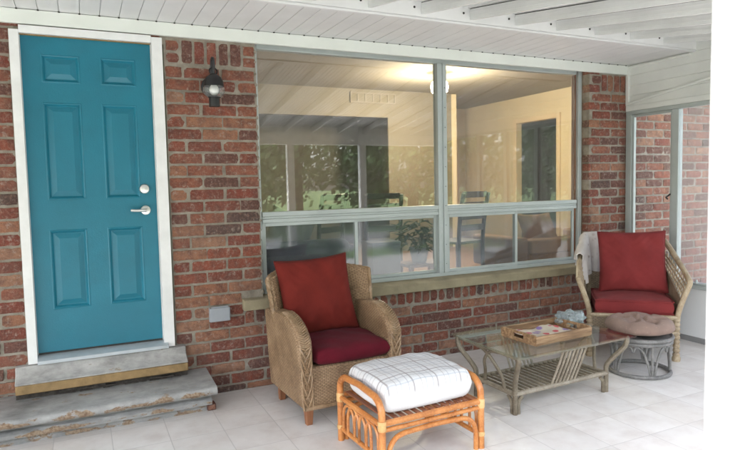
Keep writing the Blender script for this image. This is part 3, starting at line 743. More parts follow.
stand = thing('plant_stand', 'small brown wooden stand under the house plant behind the window', 'stand', (3.36, .80, iz0))
b = MB(); b.box(-.22, .22, -.16, .16, .26, .29); b.build('top', 'pot', stand, bevel=.004)
for sx in (-1, 1):
    for sy in (-1, 1):
        b = MB(); b.box(sx * .19 - .02, sx * .19 + .02, sy * .13 - .02, sy * .13 + .02, 0, .26); b.build('leg', 'pot', stand, bevel=.003)
pl = thing('potted_plant', 'dark leafy house plant in a pot behind the middle window pane', 'plant', (3.34, .80, iz0 + .29))
b = MB(); b.lathe([(.001, 0), (.07, 0), (.10, .14), (.105, .15), (.095, .15), (.09, .12), (.001, .12)], 20); b.build('pot', 'paper_white', pl)
b = MB()
for i in range(120):
    a = R.uniform(0, 2 * PI); r = R.uniform(.05, .30); z = R.uniform(.06, .34) - r * .25
    c = Vector((r * cos(a), r * .8 * sin(a), .10 + z)); d = Vector((cos(a + R.uniform(-.5, .5)), sin(a + R.uniform(-.5, .5)), R.uniform(-.7, .5))).normalized()
    s_ = d.cross(Vector((0, 0, 1))).normalized(); L = R.uniform(.05, .10); W = L * .3; up = s_.cross(d) * .012
    b.add([c - d * L, c + s_ * W + up, c + d * L, c - s_ * W + up], [(0, 1, 2, 3)])
for i in range(14):
    a = i * .9; b.tube([(0, 0, .11), (.1 * cos(a), .1 * sin(a), .25), (.2 * cos(a), .16 * sin(a), .28)], .005, 5)
b.build('leaves', 'leaf_dark', pl, smooth=0)
bx = MB()
bx.box(-.15, .15, -.12, .12, 0., .30); bx.box(-.155, .155, -.125, .125, .30, .33)
o = bx.build('storage_box', 'paper_white', None, bevel=.004, loc=(2.90, .78, iz0 + .2)); tag(o, 'pale lidded storage box beside the house plant indoors', 'box')
bs = MB(); bs.box(-.26, .26, -.2, .2, .16, .199)
for sx in (-1, 1):
    for sy in (-1, 1): bs.box(sx * .23 - .02, sx * .23 + .02, sy * .17 - .02, sy * .17 + .02, 0, .16)
o = bs.build('low_bench', 'pot', None, bevel=.004, loc=(2.88, .78, iz0)); tag(o, 'low brown bench carrying the pale storage box indoors', 'bench')

# ------------------------------------------------------------------ wall lamp, outlet cover
wl = thing('wall_lamp', 'black outdoor wall lamp with clear glass globe between door and window', 'lamp', (1.165, 0, 2.2))
b = MB(); b.lathe([(.001, -.002), (.066, -.002), (.068, .012), (.055, .026), (.001, .028)], 28, M=Matrix.Translation((-.0, -.002, .02)) @ Matrix.Rotation(PI / 2, 4, 'X')); b.build('wall_plate', 'black_metal', wl)
b = MB()
b.tube(spline([(.0, -.02, .03), (.0, -.05, .10), (.0, -.07, .17), (.0, -.10, .205), (.0, -.13, .18), (.0, -.125, .12), (0, -.12, .09)]), .011, 8)
b.tube([(.026 * cos(t), -.115 + .01 * sin(t), .115 + .026 * sin(t)) for t in [i * PI / 8 for i in range(16)]], .005, 6, True)
b.build('arm', 'black_metal', wl)
b = MB(); b.lathe([(.001, .098), (.018, .096), (.03, .088), (.052, .07), (.064, .045), (.068, .012), (.064, .010), (.05, .04), (.001, .06)], 28, (0, -.12, 0)); b.build('lamp_shade', 'black_metal', wl)
b = MB(); b.lathe([(.044, -.065), (.062, -.05), (.074, -.025), (.072, .0), (.058, .020), (.05, .024)], 28, (0, -.12, 0)); b.build('globe', 'lamp_glass', wl)
b = MB(); b.lathe([(.001, -.052), (.016, -.048), (.029, -.034), (.034, -.014), (.029, .006), (.018, .02), (.001, .028)], 20, (0, -.12, 0)); b.build('bulb', 'bulb', wl)
b = MB(); b.lathe([(.001, -.128), (.036, -.128), (.037, -.122), (.037, -.07), (.044, -.066), (.044, -.058), (.001, -.056)], 24, (0, -.12, 0)); b.build('bottom_cap', 'black_metal', wl)

oc = thing('outlet_cover', 'pale grey weatherproof outlet cover on the brick below the wall lamp', 'outlet', (1.165, 0, .591))
b = MB(); b.box(-.072, .072, -.022, .012, -.052, .050); b.build('back_box', 'grey_plastic', oc, bevel=.004)
b = MB(); b.box(-.075, .074, -.045, -.0225, -.049, .052); b.build('flap', 'grey_plastic', oc, bevel=.008, seg=3)
b = MB(); b.tube([(-.06, -.03, .056), (.06, -.03, .056)], .005, 8); b.build('hinge', 'grey_plastic', oc)

# ------------------------------------------------------------------ door step
st = thing('door_step', 'worn grey painted concrete step below the teal door', 'step')
def prof_noise(x): return .003 * sin(7 * x) + .002 * sin(23 * x + 1)
def sweep(b, prof, x0, x1, n):
    P = len(prof); vs = []; fs = []
    for i in range(n + 1):
        x = x0 + (x1 - x0) * i / n
        for y, z in prof: vs.append((x, y + (prof_noise(x + z * 3) + R.uniform(-.0012, .0012) if y < -.01 else 0), z + R.uniform(-.0008, .0008)))
    for i in range(n):
        for k in range(P): fs.append((i * P + k, i * P + (k + 1) % P, (i + 1) * P + (k + 1) % P, (i + 1) * P + k))
    fs.append(tuple(range(P))); fs.append(tuple(n * P + k for k in range(P - 1, -1, -1))); b.add(vs, fs)
b = MB(); sweep(b, [(.008, .125), (-.362, .125), (-.385, .131), (-.399, .146), (-.402, .162), (-.394, .179), (-.378, .188), (-.20, .200), (-.02, .210), (.008, .210)], -1.2, 1.055, 90); b.build('tread', 'step', st, smooth=50)
b = MB(); sweep(b, [(.008, .0), (-.292, .0), (-.296, .046), (-.345, .054), (-.350, .080), (-.338, .092), (-.312, .100), (-.310, .1245), (.008, .1245)], -1.2, 1.028, 90); b.build('riser', 'step', st, smooth=30)
b = MB(); b.box(1.0, 1.06, -.315, -.235, .001, .045); b.build('chipped_brick', 'brick', st, bevel=.008)

# ------------------------------------------------------------------ patio roof
ro = thing('patio_roof', 'white ribbed metal patio roof sloping out over the porch', 'roof')
SL = .155
RX0, RX1, YE = -6.0, 5.42, -3.45
def zr(y, z0): return z0 + SL * (y + .71)
b = MB()
def slant(b, x0, x1, zt, zb, y0=-.7465, y1=YE, mi=0):
    vs = [(x, y, zr(y, z)) for y in (y0, y1) for z in (zb, zt) for x in (x0, x1)]
    b.add(vs, [(0, 1, 3, 2), (4, 6, 7, 5), (0, 4, 5, 1), (2, 3, 7, 6), (0, 2, 6, 4), (1, 5, 7, 3)], mi)
slant(b, RX0, RX1, 2.80, 2.765)
x = RX0 + .03
while x < RX1 - .03:
    slant(b, x, x + .016, 2.7645, 2.757); x += .0448
b.build('roof_panel', 'roof_metal', ro, smooth=0)
ribx = [2.062 + .405 * k for k in range(-19, 8)]
for xr_ in ribx:
    b = MB(); slant(b, xr_, xr_ + .024, 2.7505, 2.676); slant(b, xr_ - .004, xr_ - .0003, 2.708, 2.700); slant(b, xr_ - .003, xr_ - .0003, 2.733, 2.727)
    slant(b, xr_ + .002, xr_ + .022, 2.7545, 2.7515, mi=1)
    b.build('rib', ['roof_metal', 'dark_gap'], ro, smooth=0)
b = MB(); b.box(RX0, RX1, -.7455, -.7385, 2.651, 2.80)
for xr_ in ribx:
    b.lathe([(.0001, 0), (.0085, 0), (.007, .004), (.0001, .005)], 10, M=Matrix.Translation((xr_ - .055, -.7465, 2.712)) @ Matrix.Rotation(PI / 2, 4, 'X'), mi=1)
b.build('hanger_strip', ['roof_metal', 'dark_gap'], ro, smooth=0)
ze = zr(YE, 2.66)
b = MB(); b.box(RX0, 5.40, YE + .04, YE + .13, ze - .155, ze - .004); b.build('header_beam', 'white_paint', ro, bevel=.004)
b = MB(); b.prism([(YE - .11, ze + .02), (YE - .09, ze - .06), (YE - .03, ze - .08), (YE - .01, ze - .08), (YE - .01, ze + .14), (YE - .11, ze + .09)], RX0, 5.40); b.build('gutter', 'roof_metal', ro, bevel=.004)
PH = ze - .155
post = thing('porch_post', 'white square porch post close by at the right edge of the view', 'post', (1.80, -3.365, 0), 0, 'white posts along the open porch front')
b = MB(); b.box(-.05, .05, -.04, .04, .02, PH - .001); b.build('shaft', 'white_paint', post, bevel=.006)
b = MB(); b.box(-.06, .06, -.05, .05, 0., .02); b.build('base_plate', 'white_paint', post, bevel=.003)
for px, lb in ((2.93, 'white porch post mirrored in the left window pane'), (4.03, 'white porch post mirrored near the middle of the left window pane'), (5.34, 'white corner porch post joining the screened side wall'), (-1.6, 'white porch post far left of the door'), (-5.2, 'white porch post at the outer left end of the porch')):
    r = post.copy(); COL.objects.link(r); r.location = (px, -3.365, 0); r['label'] = lb
    for ch in list(post.children):
        c = ch.copy(); COL.objects.link(c); c.parent = r

# ------------------------------------------------------------------ side wall of the porch
sw = thing('porch_side_wall', 'white sided porch end wall with aluminium window beside the brick pier', 'wall')
XS = 5.326
b = MB()
z = 2.243; NY = 24
ys_ = [-.001 - 3.33 * i / NY for i in range(NY + 1)]
while z < 2.74:
    for i in range(NY):
        ya, yc = ys_[i], ys_[i + 1]; la, lc = zr(min(ya, -.62), 2.757), zr(min(yc, -.62), 2.757)
        if lc <= z + .004: continue
        vs = []
        for y, lim in ((ya, la), (yc, lc)):
            zt_ = min(z + .0985, lim); q = (zt_ - z) / .0985
            vs += [(XS - .012, y, z), (XS - .012 + .014 * q, y, zt_), (XS + .05, y, zt_), (XS + .05, y, z)]
        b.add(vs, [(0, 1, 5, 4), (1, 2, 6, 5), (2, 3, 7, 6), (3, 0, 4, 7), (0, 3, 2, 1), (4, 5, 6, 7)])
    z += .0995
b.build('siding', 'siding', sw, smooth=0)
b = MB(); b.box(XS - .022, XS + .02, -.034, -.0005, 2.243, 2.632); b.box(XS - .022, XS + .01, -.70, -.035, 2.615, 2.634); b.build('corner_trim', 'siding', sw, bevel=.003)
b = MB(); M = Matrix.Translation((XS - .022, -.03, 2.262)) @ Matrix.Rotation(-math.atan(.133), 4, 'X')
b.box(-.008, .006, -1.9, 0., -.011, .011, M=M); b.build('slanted_trim', 'siding', sw, bevel=.003)
b = MB(); b.box(XS - .018, XS + .06, -3.33, -.0005, 2.188, 2.242); b.build('head_rail', 'siding', sw, bevel=.004)
b = MB(); b.box(XS, XS + .05, -3.33, -.0005, .05, .50); b.build('knee_wall', 'knee', sw, smooth=0)
b = MB(); b.box(XS - .006, XS + .055, -3.33, -.0005, .0, .05); b.build('base_strip', 'strip_grey', sw, smooth=0)
b = MB(); b.box(XS - .045, XS + .06, -3.33, -.0005, .50, .535)
b.box(XS - .022, XS + .05, -3.33, -.0005, .535, .552)
b.build('side_sill', 'alu', sw, bevel=.004)
b = MB()
b.box(XS - .012, XS + .05, -3.33, -.0005, 2.150, 2.1875)
for y0, y1 in ((-.066, -.0005), (-.590, -.517), (-1.17, -1.10), (-1.75, -1.68), (-2.33, -2.26), (-2.91, -2.84)): b.box(XS - .012, XS + .05, y0, y1, .552, 2.150)
sf = b.build('side_window_frame', 'alu', sw, bevel=.004)
b = MB()
b.box(XS + .0, XS + .03, -.090, -.067, .553, 2.149); b.box(XS, XS + .03, -.5165, -.500, .553, 2.149); b.box(XS, XS + .03, -.4995, -.0905, 2.125, 2.149); b.box(XS, XS + .03, -.4995, -.0905, .553, .58)
b.build('sash', 'alu', sf, bevel=.002)
b = MB(); b.box(XS + .012, XS + .016, -.505, -.085, .575, 2.13); b.build('pane', 'pane_side', sf, smooth=0)
for y0, y1 in ((-1.10, -.59), (-1.68, -1.17), (-2.26, -1.75), (-2.84, -2.33)):
    b = MB(); b.box(XS + .012, XS + .0135, y0 - .003, y1 + .003, .55, 2.152); b.build('screen', 'screen', sf, smooth=0)
b = MB(); b.tube(spline([(XS - .004, -.508, 1.36), (XS - .02, -.50, 1.345), (XS - .03, -.485, 1.33), (XS - .012, -.49, 1.31)]), [.008] * 18 + [.004], 8); b.build('window_latch', 'black_metal', sf)
b = MB(); b.lathe([(.001, 0), (.014, 0), (.014, .008), (.008, .03), (.001, .033)], 12, M=Matrix.Translation((XS - .02, -.80, .552))); b.build('sill_knob', 'alu', sf)

# small box on the brick outside the side screen
o = MB(); o.box(-.07, .07, -.06, .01, -.09, .09); o.box(-.05, .05, -.085, -.06, -.11, -.03)
o = o.build('wall_box', 'white_paint', None, bevel=.008, loc=(7.02, -.012, 1.36)); tag(o, 'small white box on the outer brickwork beyond the side screen', 'box')

# ------------------------------------------------------------------ wicker armchair (left)
ac = thing('wicker_armchair', 'tan woven wicker armchair below the picture window', 'armchair', (1.815, -.575, 0), 1.5)
b = MB(); b.box(-.325, .325, -.315, .27, .115, .375); b.build('seat_base', 'wicker', ac, bevel=.02, seg=3)
b = MB(); b.tube(spline([(-.33, -.322, .122), (.33, -.322, .122)], 20), .014); b.build('base_edge', 'wicker_edge', ac)
def arm_prof():
    p = [(.30, .115), (.30, .66)]
    for t in range(0, 13):
        a = PI / 2 * t / 12; p.append((-.03 - .295 * sin(a), .50 + .185 * cos(a) if t < 12 else .50))
    p += [(-.325, .40), (-.322, .25), (-.318, .115)]
    return p
for sx in (-1, 1):
    b = MB(); P = arm_prof(); n = len(P)
    def xin(y, z): return .265
    def xo(y, z): return .345 + .03 * max(0, min(1, (z - .1) / .5)) + .012 * max(0, min(1, (y + .3) / .6))
    vs = [(sx * (.268 + .02 * max(0, (z - .35))), y, z) for y, z in P] + [(sx * xo(y, z), y, z) for y, z in P]
    fs = [tuple(range(n - 1, -1, -1)), tuple(range(n, 2 * n))] + [(i, (i + 1) % n, n + (i + 1) % n, n + i) for i in range(n)]
    b.add(vs, fs); b.build('arm', 'wicker', ac, bevel=.024, seg=3)
    b = MB()
    pts = spline([(sx * (xo(y, z) + .275 + .02 * max(0, z - .35)) / 2, y - .004, z) for y, z in P[2:]], 3)
    nxt = [(pts[min(i + 1, len(pts) - 1)] - pts[max(i - 1, 0)]).normalized() for i in range(len(pts))]
    for k_ in range(6):
        ph = k_ * PI / 3; q = []
        for i, p in enumerate(pts):
            out = Vector((0, nxt[i].z, -nxt[i].y))
            q.append(p + Vector((.034 * cos(ph + i * .62), 0, 0)) + out * (.006 * sin(2 * (ph + i * .62)) - .002))
        b.tube(q, .0062, 6)
    b.build('arm_braid', 'wicker_edge', ac)
def back_fn(u, v):
    s = u * 2 - 1; z = .36 + .555 * v - .035 * abs(s) ** 3 * v
    y = .285 - .20 * abs(s) ** 2.6 + .075 * v * v + .02 * v; x = s * (.345 + .045 * v)
    return (x, y, z)
b = MB(); b.shell(back_fn, 28, 14, .055); b.build('backrest', 'wicker', ac, bevel=.012)
b = MB()
for ph in (0, 2 * PI / 3, 4 * PI / 3):
    q = []
    pts = [Vector(back_fn(0, v)) for v in [i / 24 for i in range(8, 24)]] + [Vector(back_fn(u / 60, 1)) for u in range(61)] + [Vector(back_fn(1, v)) for v in [i / 24 for i in range(23, 7, -1)]]
    for i, p in enumerate(pts): q.append(p + Vector((.006 * cos(ph + i * .8), .014 * cos(ph + i * .8), .010 * sin(ph + i * .8))))
    b.tube(q, .0125, 6)
b.build('back_braid', 'wicker_edge', ac)
for sx in (-1, 1):
    for sy in (-.265, .23):
        b = MB(); M = Matrix.Translation((sx * .29, sy, 0))
        t0, t1 = .019, .027
        b.add([(-t0, -t0 + (.0 if sy < 0 else .02), 0), (t0, -t0 + (.0 if sy < 0 else .02), 0), (t0, t0 + (.0 if sy < 0 else .02), 0), (-t0, t0 + (.0 if sy < 0 else .02), 0), (-t1, -t1, .118), (t1, -t1, .118), (t1, t1, .118), (-t1, t1, .118)],
              [(3, 2, 1, 0), (4, 5, 6, 7), (0, 1, 5, 4), (1, 2, 6, 5), (2, 3, 7, 6), (3, 0, 4, 7)], M=M)
        b.build('leg', 'leg_wood', ac, bevel=.003)

def slab_cushion(b, pts_w, d, t, seed=0, crown=.03, n=36, M=None, ex=14, rc=.10, dents=.005):
    rr = random.Random(seed); ph = [rr.uniform(0, 6.3) for _ in range(6)]
    def plan(u, v):
        k = (u * u + v * v) ** .5; m_ = max(abs(u), abs(v)); sc = 1 - rc * (1 - (m_ / k if k > 0 else 1)) * m_ ** 4 * 2
        return pts_w / 2 * u * sc * (1 - .012 * (1 - v * v)), d / 2 * v * sc * (1 - .012 * (1 - u * u))
    def mk(sg):
        def fn(a, c):
            u, v = a * 2 - 1, c * 2 - 1
            u = math.copysign(1 - (1 - abs(u)) ** 2.2, u); v = math.copysign(1 - (1 - abs(v)) ** 2.2, v)
            x, y = plan(u, v)
            e = (max(0., 1 - abs(u) ** ex) * max(0., 1 - abs(v) ** ex)) ** .5
            e2 = (1 - u * u) * (1 - v * v)
            z = sg * (t / 2 * e + (crown * e2 if sg > 0 else .2 * crown * e2))
            if sg > 0: z += dents * e * (sin(8 * u + ph[0] + 2 * v) * sin(6 * v + ph[1]) + .5 * sin(13 * u * v + ph[2] + 5 * u))
            return (x, y, z)
        return fn
    b.grid(mk(1), n, n, M=M); b.grid(mk(-1), n, n, M=M)
    q = []
    N_ = 40
    for i in range(N_): q.append((-1 + 2 * i / N_, -1))
    for i in range(N_): q.append((1, -1 + 2 * i / N_))
    for i in range(N_): q.append((1 - 2 * i / N_, 1))
    for i in range(N_): q.append((-1, 1 - 2 * i / N_))
    return [Vector((*plan(u * .992, v * .992), 0)) for u, v in q]
b = MB(); slab_cushion(b, .575, .58, .105, 4, .024, ex=12, rc=.16)
o = b.build('seat_cushion', 'burgundy', None, loc=(1.832, -.64, .428)); merge(o); o.rotation_euler = (0, 0, math.radians(1.5))
tag(o, 'burgundy seat cushion lying in the tan wicker armchair', 'cushion')
b = MB(); cushion(b, .555, .555, .17, .42, .075, 21, n=40, wr=.006)
o = b.build('throw_pillow', 'red_cloth', None, loc=(1.775, -.415, .735)); merge(o); seam(o, .555, .555, .075, 'red_cloth')
o.rotation_euler = (math.radians(74), math.radians(-2.5), math.radians(2)); tag(o, 'square brick red throw pillow leaning in the tan wicker armchair', 'pillow')

# ------------------------------------------------------------------ rattan ottoman with cushion
OX, OY, ORZ = 1.955, -1.392, 2.3
ot = thing('rattan_ottoman', 'honey coloured rattan ottoman with arched sides', 'ottoman', (OX, OY, 0), ORZ)
hw, hd = .322, .25
for sx in (-1, 1):
    X_ = sx * hw
    b = MB(); pts = [(X_, -hd, 0), (X_, -hd, .16), (X_, -hd, .30)] + [(X_, -hd + .10 - .10 * cos(t), .315 + .085 * sin(t)) for t in [i * PI / 16 for i in range(1, 8)]] + \
        [(X_, -.10, .402), (X_, 0, .408), (X_, .10, .402)] + [(X_, hd - .10 + .10 * sin(t), .315 + .085 * cos(t)) for t in [i * PI / 16 for i in range(1, 8)]] + [(X_, hd, .30), (X_, hd, .16), (X_, hd, 0)]
    b.tube(spline(pts, 3), .0195, 10); b.build('side_hoop', 'honey_cane', ot)
    b = MB(); b.tube([(X_, -hd, .262), (X_, hd, .262)], .015, 8); b.tube([(X_, -hd, .075), (X_, hd, .075)], .014, 8); b.build('side_rail', 'honey_cane', ot)
    b = MB()
    for k in range(3):
        y0 = -hd + .04 + k * .14; y1 = y0 + .14; m_ = (y0 + y1) / 2
        b.tube([(X_, y0, .08), (X_, y0 + .002, .15)] + [(X_, m_ - .068 * cos(t), .165 + .075 * sin(t)) for t in [i * PI / 10 for i in range(11)]] + [(X_, y1 - .002, .15), (X_, y1, .08)], .009, 7)
    for k in range(2):
        y0 = -hd + .11 + k * .14; y1 = y0 + .14; m_ = (y0 + y1) / 2
        b.tube([(X_ + sx * .006, y0, .08), (X_ + sx * .006, y0, .16)] + [(X_ + sx * .006, m_ - .068 * cos(t), .175 + .08 * sin(t)) for t in [i * PI / 10 for i in range(11)]] + [(X_ + sx * .006, y1, .16), (X_ + sx * .006, y1, .08)], .009, 7)
    b.build('side_arches', 'honey_cane', ot)
for sy in (-1, 1):
    Y_ = sy * hd
    b = MB(); b.tube([(-hw, Y_, .272), (hw, Y_, .272)], .017, 8); b.tube([(-hw, Y_, .236), (hw, Y_, .236)], .0125, 8); b.build('long_rail', 'honey_cane', ot)
    b = MB(); b.tube([(-hw + .036, Y_, 0.), (-hw + .036, Y_, .09)] + [(-hw + .126 - .09 * cos(t), Y_, .09 + .105 * sin(t)) for t in [i * PI / 14 for i in range(1, 7)]] + [(-hw + .14, Y_, .199), (0, Y_, .206), (hw - .14, Y_, .199)] + [(hw - .126 + .09 * sin(t), Y_, .09 + .105 * cos(t)) for t in [i * PI / 14 for i in range(1, 7)]] + [(hw - .036, Y_, .09), (hw - .036, Y_, 0)], .0145, 8)
    b.build('long_arch', 'honey_cane', ot)
for sx in (-1, 1):
    for sy in (-1, 1):
        b = MB(); b.lathe([(.0222, -.026), (.0232, -.02), (.0232, .02), (.0222, .026)], 14, (sx * hw, sy * hd, .262)); b.build('binding', 'honey_bind', ot)
        b = MB(); b.lathe([(.0222, -.012), (.0228, 0), (.0222, .012)], 14, (sx * hw, sy * hd, .085)); b.build('binding', 'honey_bind', ot)
b = MB()
for k in range(13):
    x = -hw + .045 + k * (2 * hw - .09) / 12; b.box(x - .014, x + .014, -hd + .005, hd - .005, .283, .291)
b.build('seat_slats', 'brown_slat', ot, bevel=.002)
b = MB(); slab_cushion(b, .605, .48, .168, 9, .014, ex=16, rc=.12, dents=.0035)
o = b.build('ottoman_cushion', 'plaid', None, loc=(OX, OY, .379), subsurf=0); merge(o)
o.rotation_euler = (0, 0, math.radians(ORZ)); tag(o, 'plump white cushion with grey plaid cloth on the rattan ottoman', 'cushion')

# ------------------------------------------------------------------ glass coffee table
CX, CY, CRZ, GZ = 3.185, -1.128, 2.0, .425
ct = thing('coffee_table', 'glass topped coffee table on an olive grey rattan base', 'table', (CX, CY, 0), CRZ)
b = MB(); b.box(-.525, .525, -.37, .37, GZ - .010, GZ); b.build('glass_top', 'table_glass', ct, bevel=.002, smooth=0)
fx, fy = .422, .20
for sx in (-1, 1):
    for sy in (-1, 1):
        b = MB(); p = [(sx * fx, sy * fy, 0), (sx * fx, sy * fy, .10), (sx * fx, sy * fy, .15), (sx * (fx + .004), sy * (fy + .006), .20), (sx * (fx + .035), sy * (fy + .05), .27), (sx * (fx + .068), sy * (fy + .10), .34), (sx * (fx + .072), sy * (fy + .115), .395), (sx * (fx + .066), sy * (fy + .11), .413)]
        b.tube(spline(p, 4), .0175, 9); b.tube([(sx * (fx - .028), sy * fy, 0.), (sx * (fx - .028), sy * fy, .06), (sx * (fx - .035), sy * fy, .09), (sx * (fx - .06), sy * fy, .112)], .013, 8)
        b.tube([(sx * fx, sy * (fy - .028), 0.), (sx * fx, sy * (fy - .028), .06), (sx * fx, sy * (fy - .04), .09), (sx * fx, sy * (fy - .065), .112)], .012, 8)
        b.build('leg', 'grey_cane', ct)
b = MB()
for sy in (-1, 1): b.tube([(-fx - .01, sy * fy, .135), (fx + .01, sy * fy, .135)], .017, 8)
for sx in (-1, 1): b.tube([(sx * fx, -fy - .01, .132), (sx * fx, fy + .01, .132)], .017, 8)
b.build('shelf_rail', 'pale_cane', ct)
b = MB()
for k in range(18):
    x = -fx + .035 + k * (2 * fx - .07) / 17; b.tube([(x, -fy, .142 + R.uniform(-.002, .002)), (x, fy, .142)], .0088, 6)
b.build('shelf_slats', 'grey_cane', ct)
b = MB()
for sy in (-1, 1): b.tube([(-fx - .06, sy * (fy + .108), .402), (fx + .06, sy * (fy + .108), .402)], .0115, 8)
for sx in (-1, 1): b.tube([(sx * (fx + .066), -fy - .10, .402), (sx * (fx + .066), fy + .10, .402)], .0115, 8)
b.build('top_rail', 'grey_cane', ct)
for sy in (-1, 1):
    b = MB()
    for k in range(7):
        x = -.105 + k * .035; b.tube([(x, sy * fy, .14), (x, sy * (fy + .035), .22), (x, sy * (fy + .074), .31), (x, sy * (fy + .106), .40)], .0085, 6)
    b.build('spindles', 'pale_cane', ct)
for sx in (-1, 1):
    b = MB(); b.tube(spline([(sx * fx, -.10, .14), (sx * (fx + .01), -.085, .22), (sx * (fx + .045), -.05, .31), (sx * (fx + .064), .03, .385), (sx * (fx + .066), .12, .40)], 4), .012, 8)
    b.tube(spline([(sx * fx, .10, .14), (sx * (fx + .01), .085, .22), (sx * (fx + .045), .05, .31), (sx * (fx + .064), -.03, .385), (sx * (fx + .066), -.12, .40)], 4), .011, 8); b.build('side_brace', 'grey_cane', ct)

# tray on the glass
TX, TY, TRZ = 3.195, -1.165, 3.
tr = thing('wooden_tray', 'rectangular wooden serving tray on the glass coffee table', 'tray', (TX, TY, GZ + .001), TRZ)
tw, td, thh = .262, .165, .062
b = MB(); b.box(-tw, tw, -td, td, 0, .010); b.build('tray_bottom', 'tray_wood', tr)
for sy in (-1, 1):
    b = MB(); b.box(-tw, tw, sy * td - .007, sy * td + .007, .0105, thh); b.build('long_side', 'tray_wood', tr, bevel=.002)
for sx in (-1, 1):
    b = MB(); x0, x1 = sx * (tw - .0075) - .007, sx * (tw - .0075) + .007
    Y = td - .0075
    b.box(x0, x1, -Y, -.05, .0105, thh + .006); b.box(x0, x1, .05, Y, .0105, thh + .006); b.box(x0, x1, -.05, .05, .0105, .022); b.box(x0, x1, -.05, .05, .052, thh + .006)
    b.build('handle_side', 'tray_wood', tr, bevel=.001)
b = MB()
rr = random.Random(5)
def nap(u, v):
    x = -.235 + .40 * u; y = -.13 + .26 * v
    return (x + .01 * sin(8 * v), y + .012 * sin(7 * u), .014 + .006 * (1 + sin(13 * u + 4 * v)) * .5 + .010 * max(0, sin(9 * u * v + 2 * u)) + .012 * u * u * v + .016 * (1 - u) ** 4)
b.shell(nap, 30, 22, .003)
o = b.build('floral_cloth', 'floral', None, loc=(TX + .01, TY, GZ + .004)); o.rotation_euler = (0, 0, math.radians(TRZ + 4)); tag(o, 'crumpled white, red and purple flowered cloth lying in the tray', 'cloth')
b = MB(); rr = random.Random(8); phs = [rr.uniform(0, 6.28) for _ in range(12)]
def bagf(u, v):
    a = 2 * PI * u; t = PI * v; d = Vector((sin(t) * cos(a), sin(t) * sin(a), cos(t)))
    k = 1 + .17 * sin(4 * d.x * 2 + phs[0]) * cos(5 * d.y + phs[1]) + .12 * sin(11 * d.x + 7 * d.z + phs[2]) + .08 * abs(sin(13 * d.y + phs[3] + 5 * d.z)) + .06 * sin(23 * d.x - 17 * d.y + phs[4])
    return (d.x * .115 * k, d.y * .085 * k, max(-.030, d.z * .048 * k))
b.grid(bagf, 40, 24)
o = b.build('plastic_bag', 'plastic', None, loc=(3.545, -1.035, GZ + .062), smooth=25); merge(o); tag(o, 'crumpled clear plastic bag behind the right end of the wooden tray', 'bag')

# ------------------------------------------------------------------ rattan armchair (right)
C2R = -43.
C2X = 4.671 - (.335 * cos(math.radians(C2R)) + .33 * sin(math.radians(C2R))); C2Y = -1.078 - (.335 * sin(math.radians(C2R)) - .33 * cos(math.radians(C2R)))
c2 = thing('rattan_armchair', 'weathered rattan armchair with red cushions in the porch corner', 'armchair', (C2X, C2Y, 0), C2R)
LX = .335
for sx in (-1, 1):
    b = MB(); p = [(sx * LX, -.33, 0), (sx * LX, -.33, .10), (sx * LX, -.33, .30), (sx * (LX + .012), -.345, .42), (sx * (LX + .05), -.36, .55), (sx * (LX + .085), -.355, .64), (sx * (LX + .092), -.335, .665)]
    b.tube(spline(p, 4), .022, 9)
    for k in range(9):
        zz = .055 + k * .036; b.lathe([(.0235, -.014), (.028, -.006), (.028, .006), (.0235, .014)], 12, (sx * LX, -.33, zz))
    b.lathe([(.030, 0), (.034, .012), (.034, .03), (.024, .045)], 14, (sx * LX, -.33, 0)); b.build('front_leg', 'chair_cane', c2)
    b = MB(); b.tube(spline([(sx * .30, .30, 0), (sx * .305, .30, .4), (sx * .325, .335, .75), (sx * .335, .365, .945)], 4), .021, 9); b.build('back_leg', 'chair_cane', c2)
    b = MB(); top = spline([(sx * (LX + .092), -.335, .665), (sx * (LX + .085), -.20, .715), (sx * .40, .05, .80), (sx * .365, .24, .895), (sx * .335, .362, .948)], 5)
    b.tube(top, .024, 9); b.build('arm_rail', 'chair_cane', c2)
    # woven side with an open lattice under the rail
    def zt(y): 
        t = (y + .335) / .70; return .655 + .20 * t + .08 * t * t
    def sfn(u, v, sx=sx):
        y = -.315 + .625 * u; z0 = .33; z1 = zt(y) - .16
        z = z0 + (z1 - z0) * v; k = (z - .33) / .4
        return (sx * (LX + .005 + (.075 - .09 * u) * max(0, k)), y, z)
    b = MB(); b.shell(sfn, 14, 8, .012); b.build('side_panel', 'grey_wicker', c2)
    b = MB()
    def xs_(y, z): return sx * (LX + .005 + (.085 - .10 * (y + .315) / .625) * max(0, (z - .33) / .33))
    for k in range(13):
        y = -.30 + k * .048
        b.tube([(xs_(y, zt(y) - .165), y, zt(y) - .165), (xs_(y, zt(y) - .01), y + .012, zt(y) - .01)], .006, 6)
    for q in (.125, .085, .045):
        b.tube([(xs_(y, zt(y) - q), y, zt(y) - q) for y in [-.31 + i * .05 for i in range(13)]], .007, 6)
    b.build('side_lattice', 'chair_cane', c2)
b = MB(); b.tube(spline([(-.335, .365, .945), (-.2, .40, .965), (0, .415, .97), (.2, .40, .965), (.335, .365, .945)], 5), .024, 9); b.build('top_rail', 'chair_cane', c2)
b = MB(); b.shell(lambda u, v: ((u * 2 - 1) * (.30 + .03 * v), .31 + .10 * v - .02 * (u * 2 - 1) ** 2, .33 + .62 * v), 16, 14, .018); b.build('back_panel', 'grey_wicker', c2)
b = MB(); b.box(-.315, .315, -.345, -.325, .24, .36); b.box(-.315, .315, -.32, .29, .325, .35); b.box(-.325, -.305, -.32, .29, .25, .324); b.box(.305, .325, -.32, .29, .25, .324)
b.build('seat_base', 'grey_wicker', c2, bevel=.004)
for zz in (.365, .235):
    b = MB(); b.tube([(-LX, -.347, zz), (LX, -.347, zz)], .017, 8); b.build('seat_rail', 'chair_cane', c2)
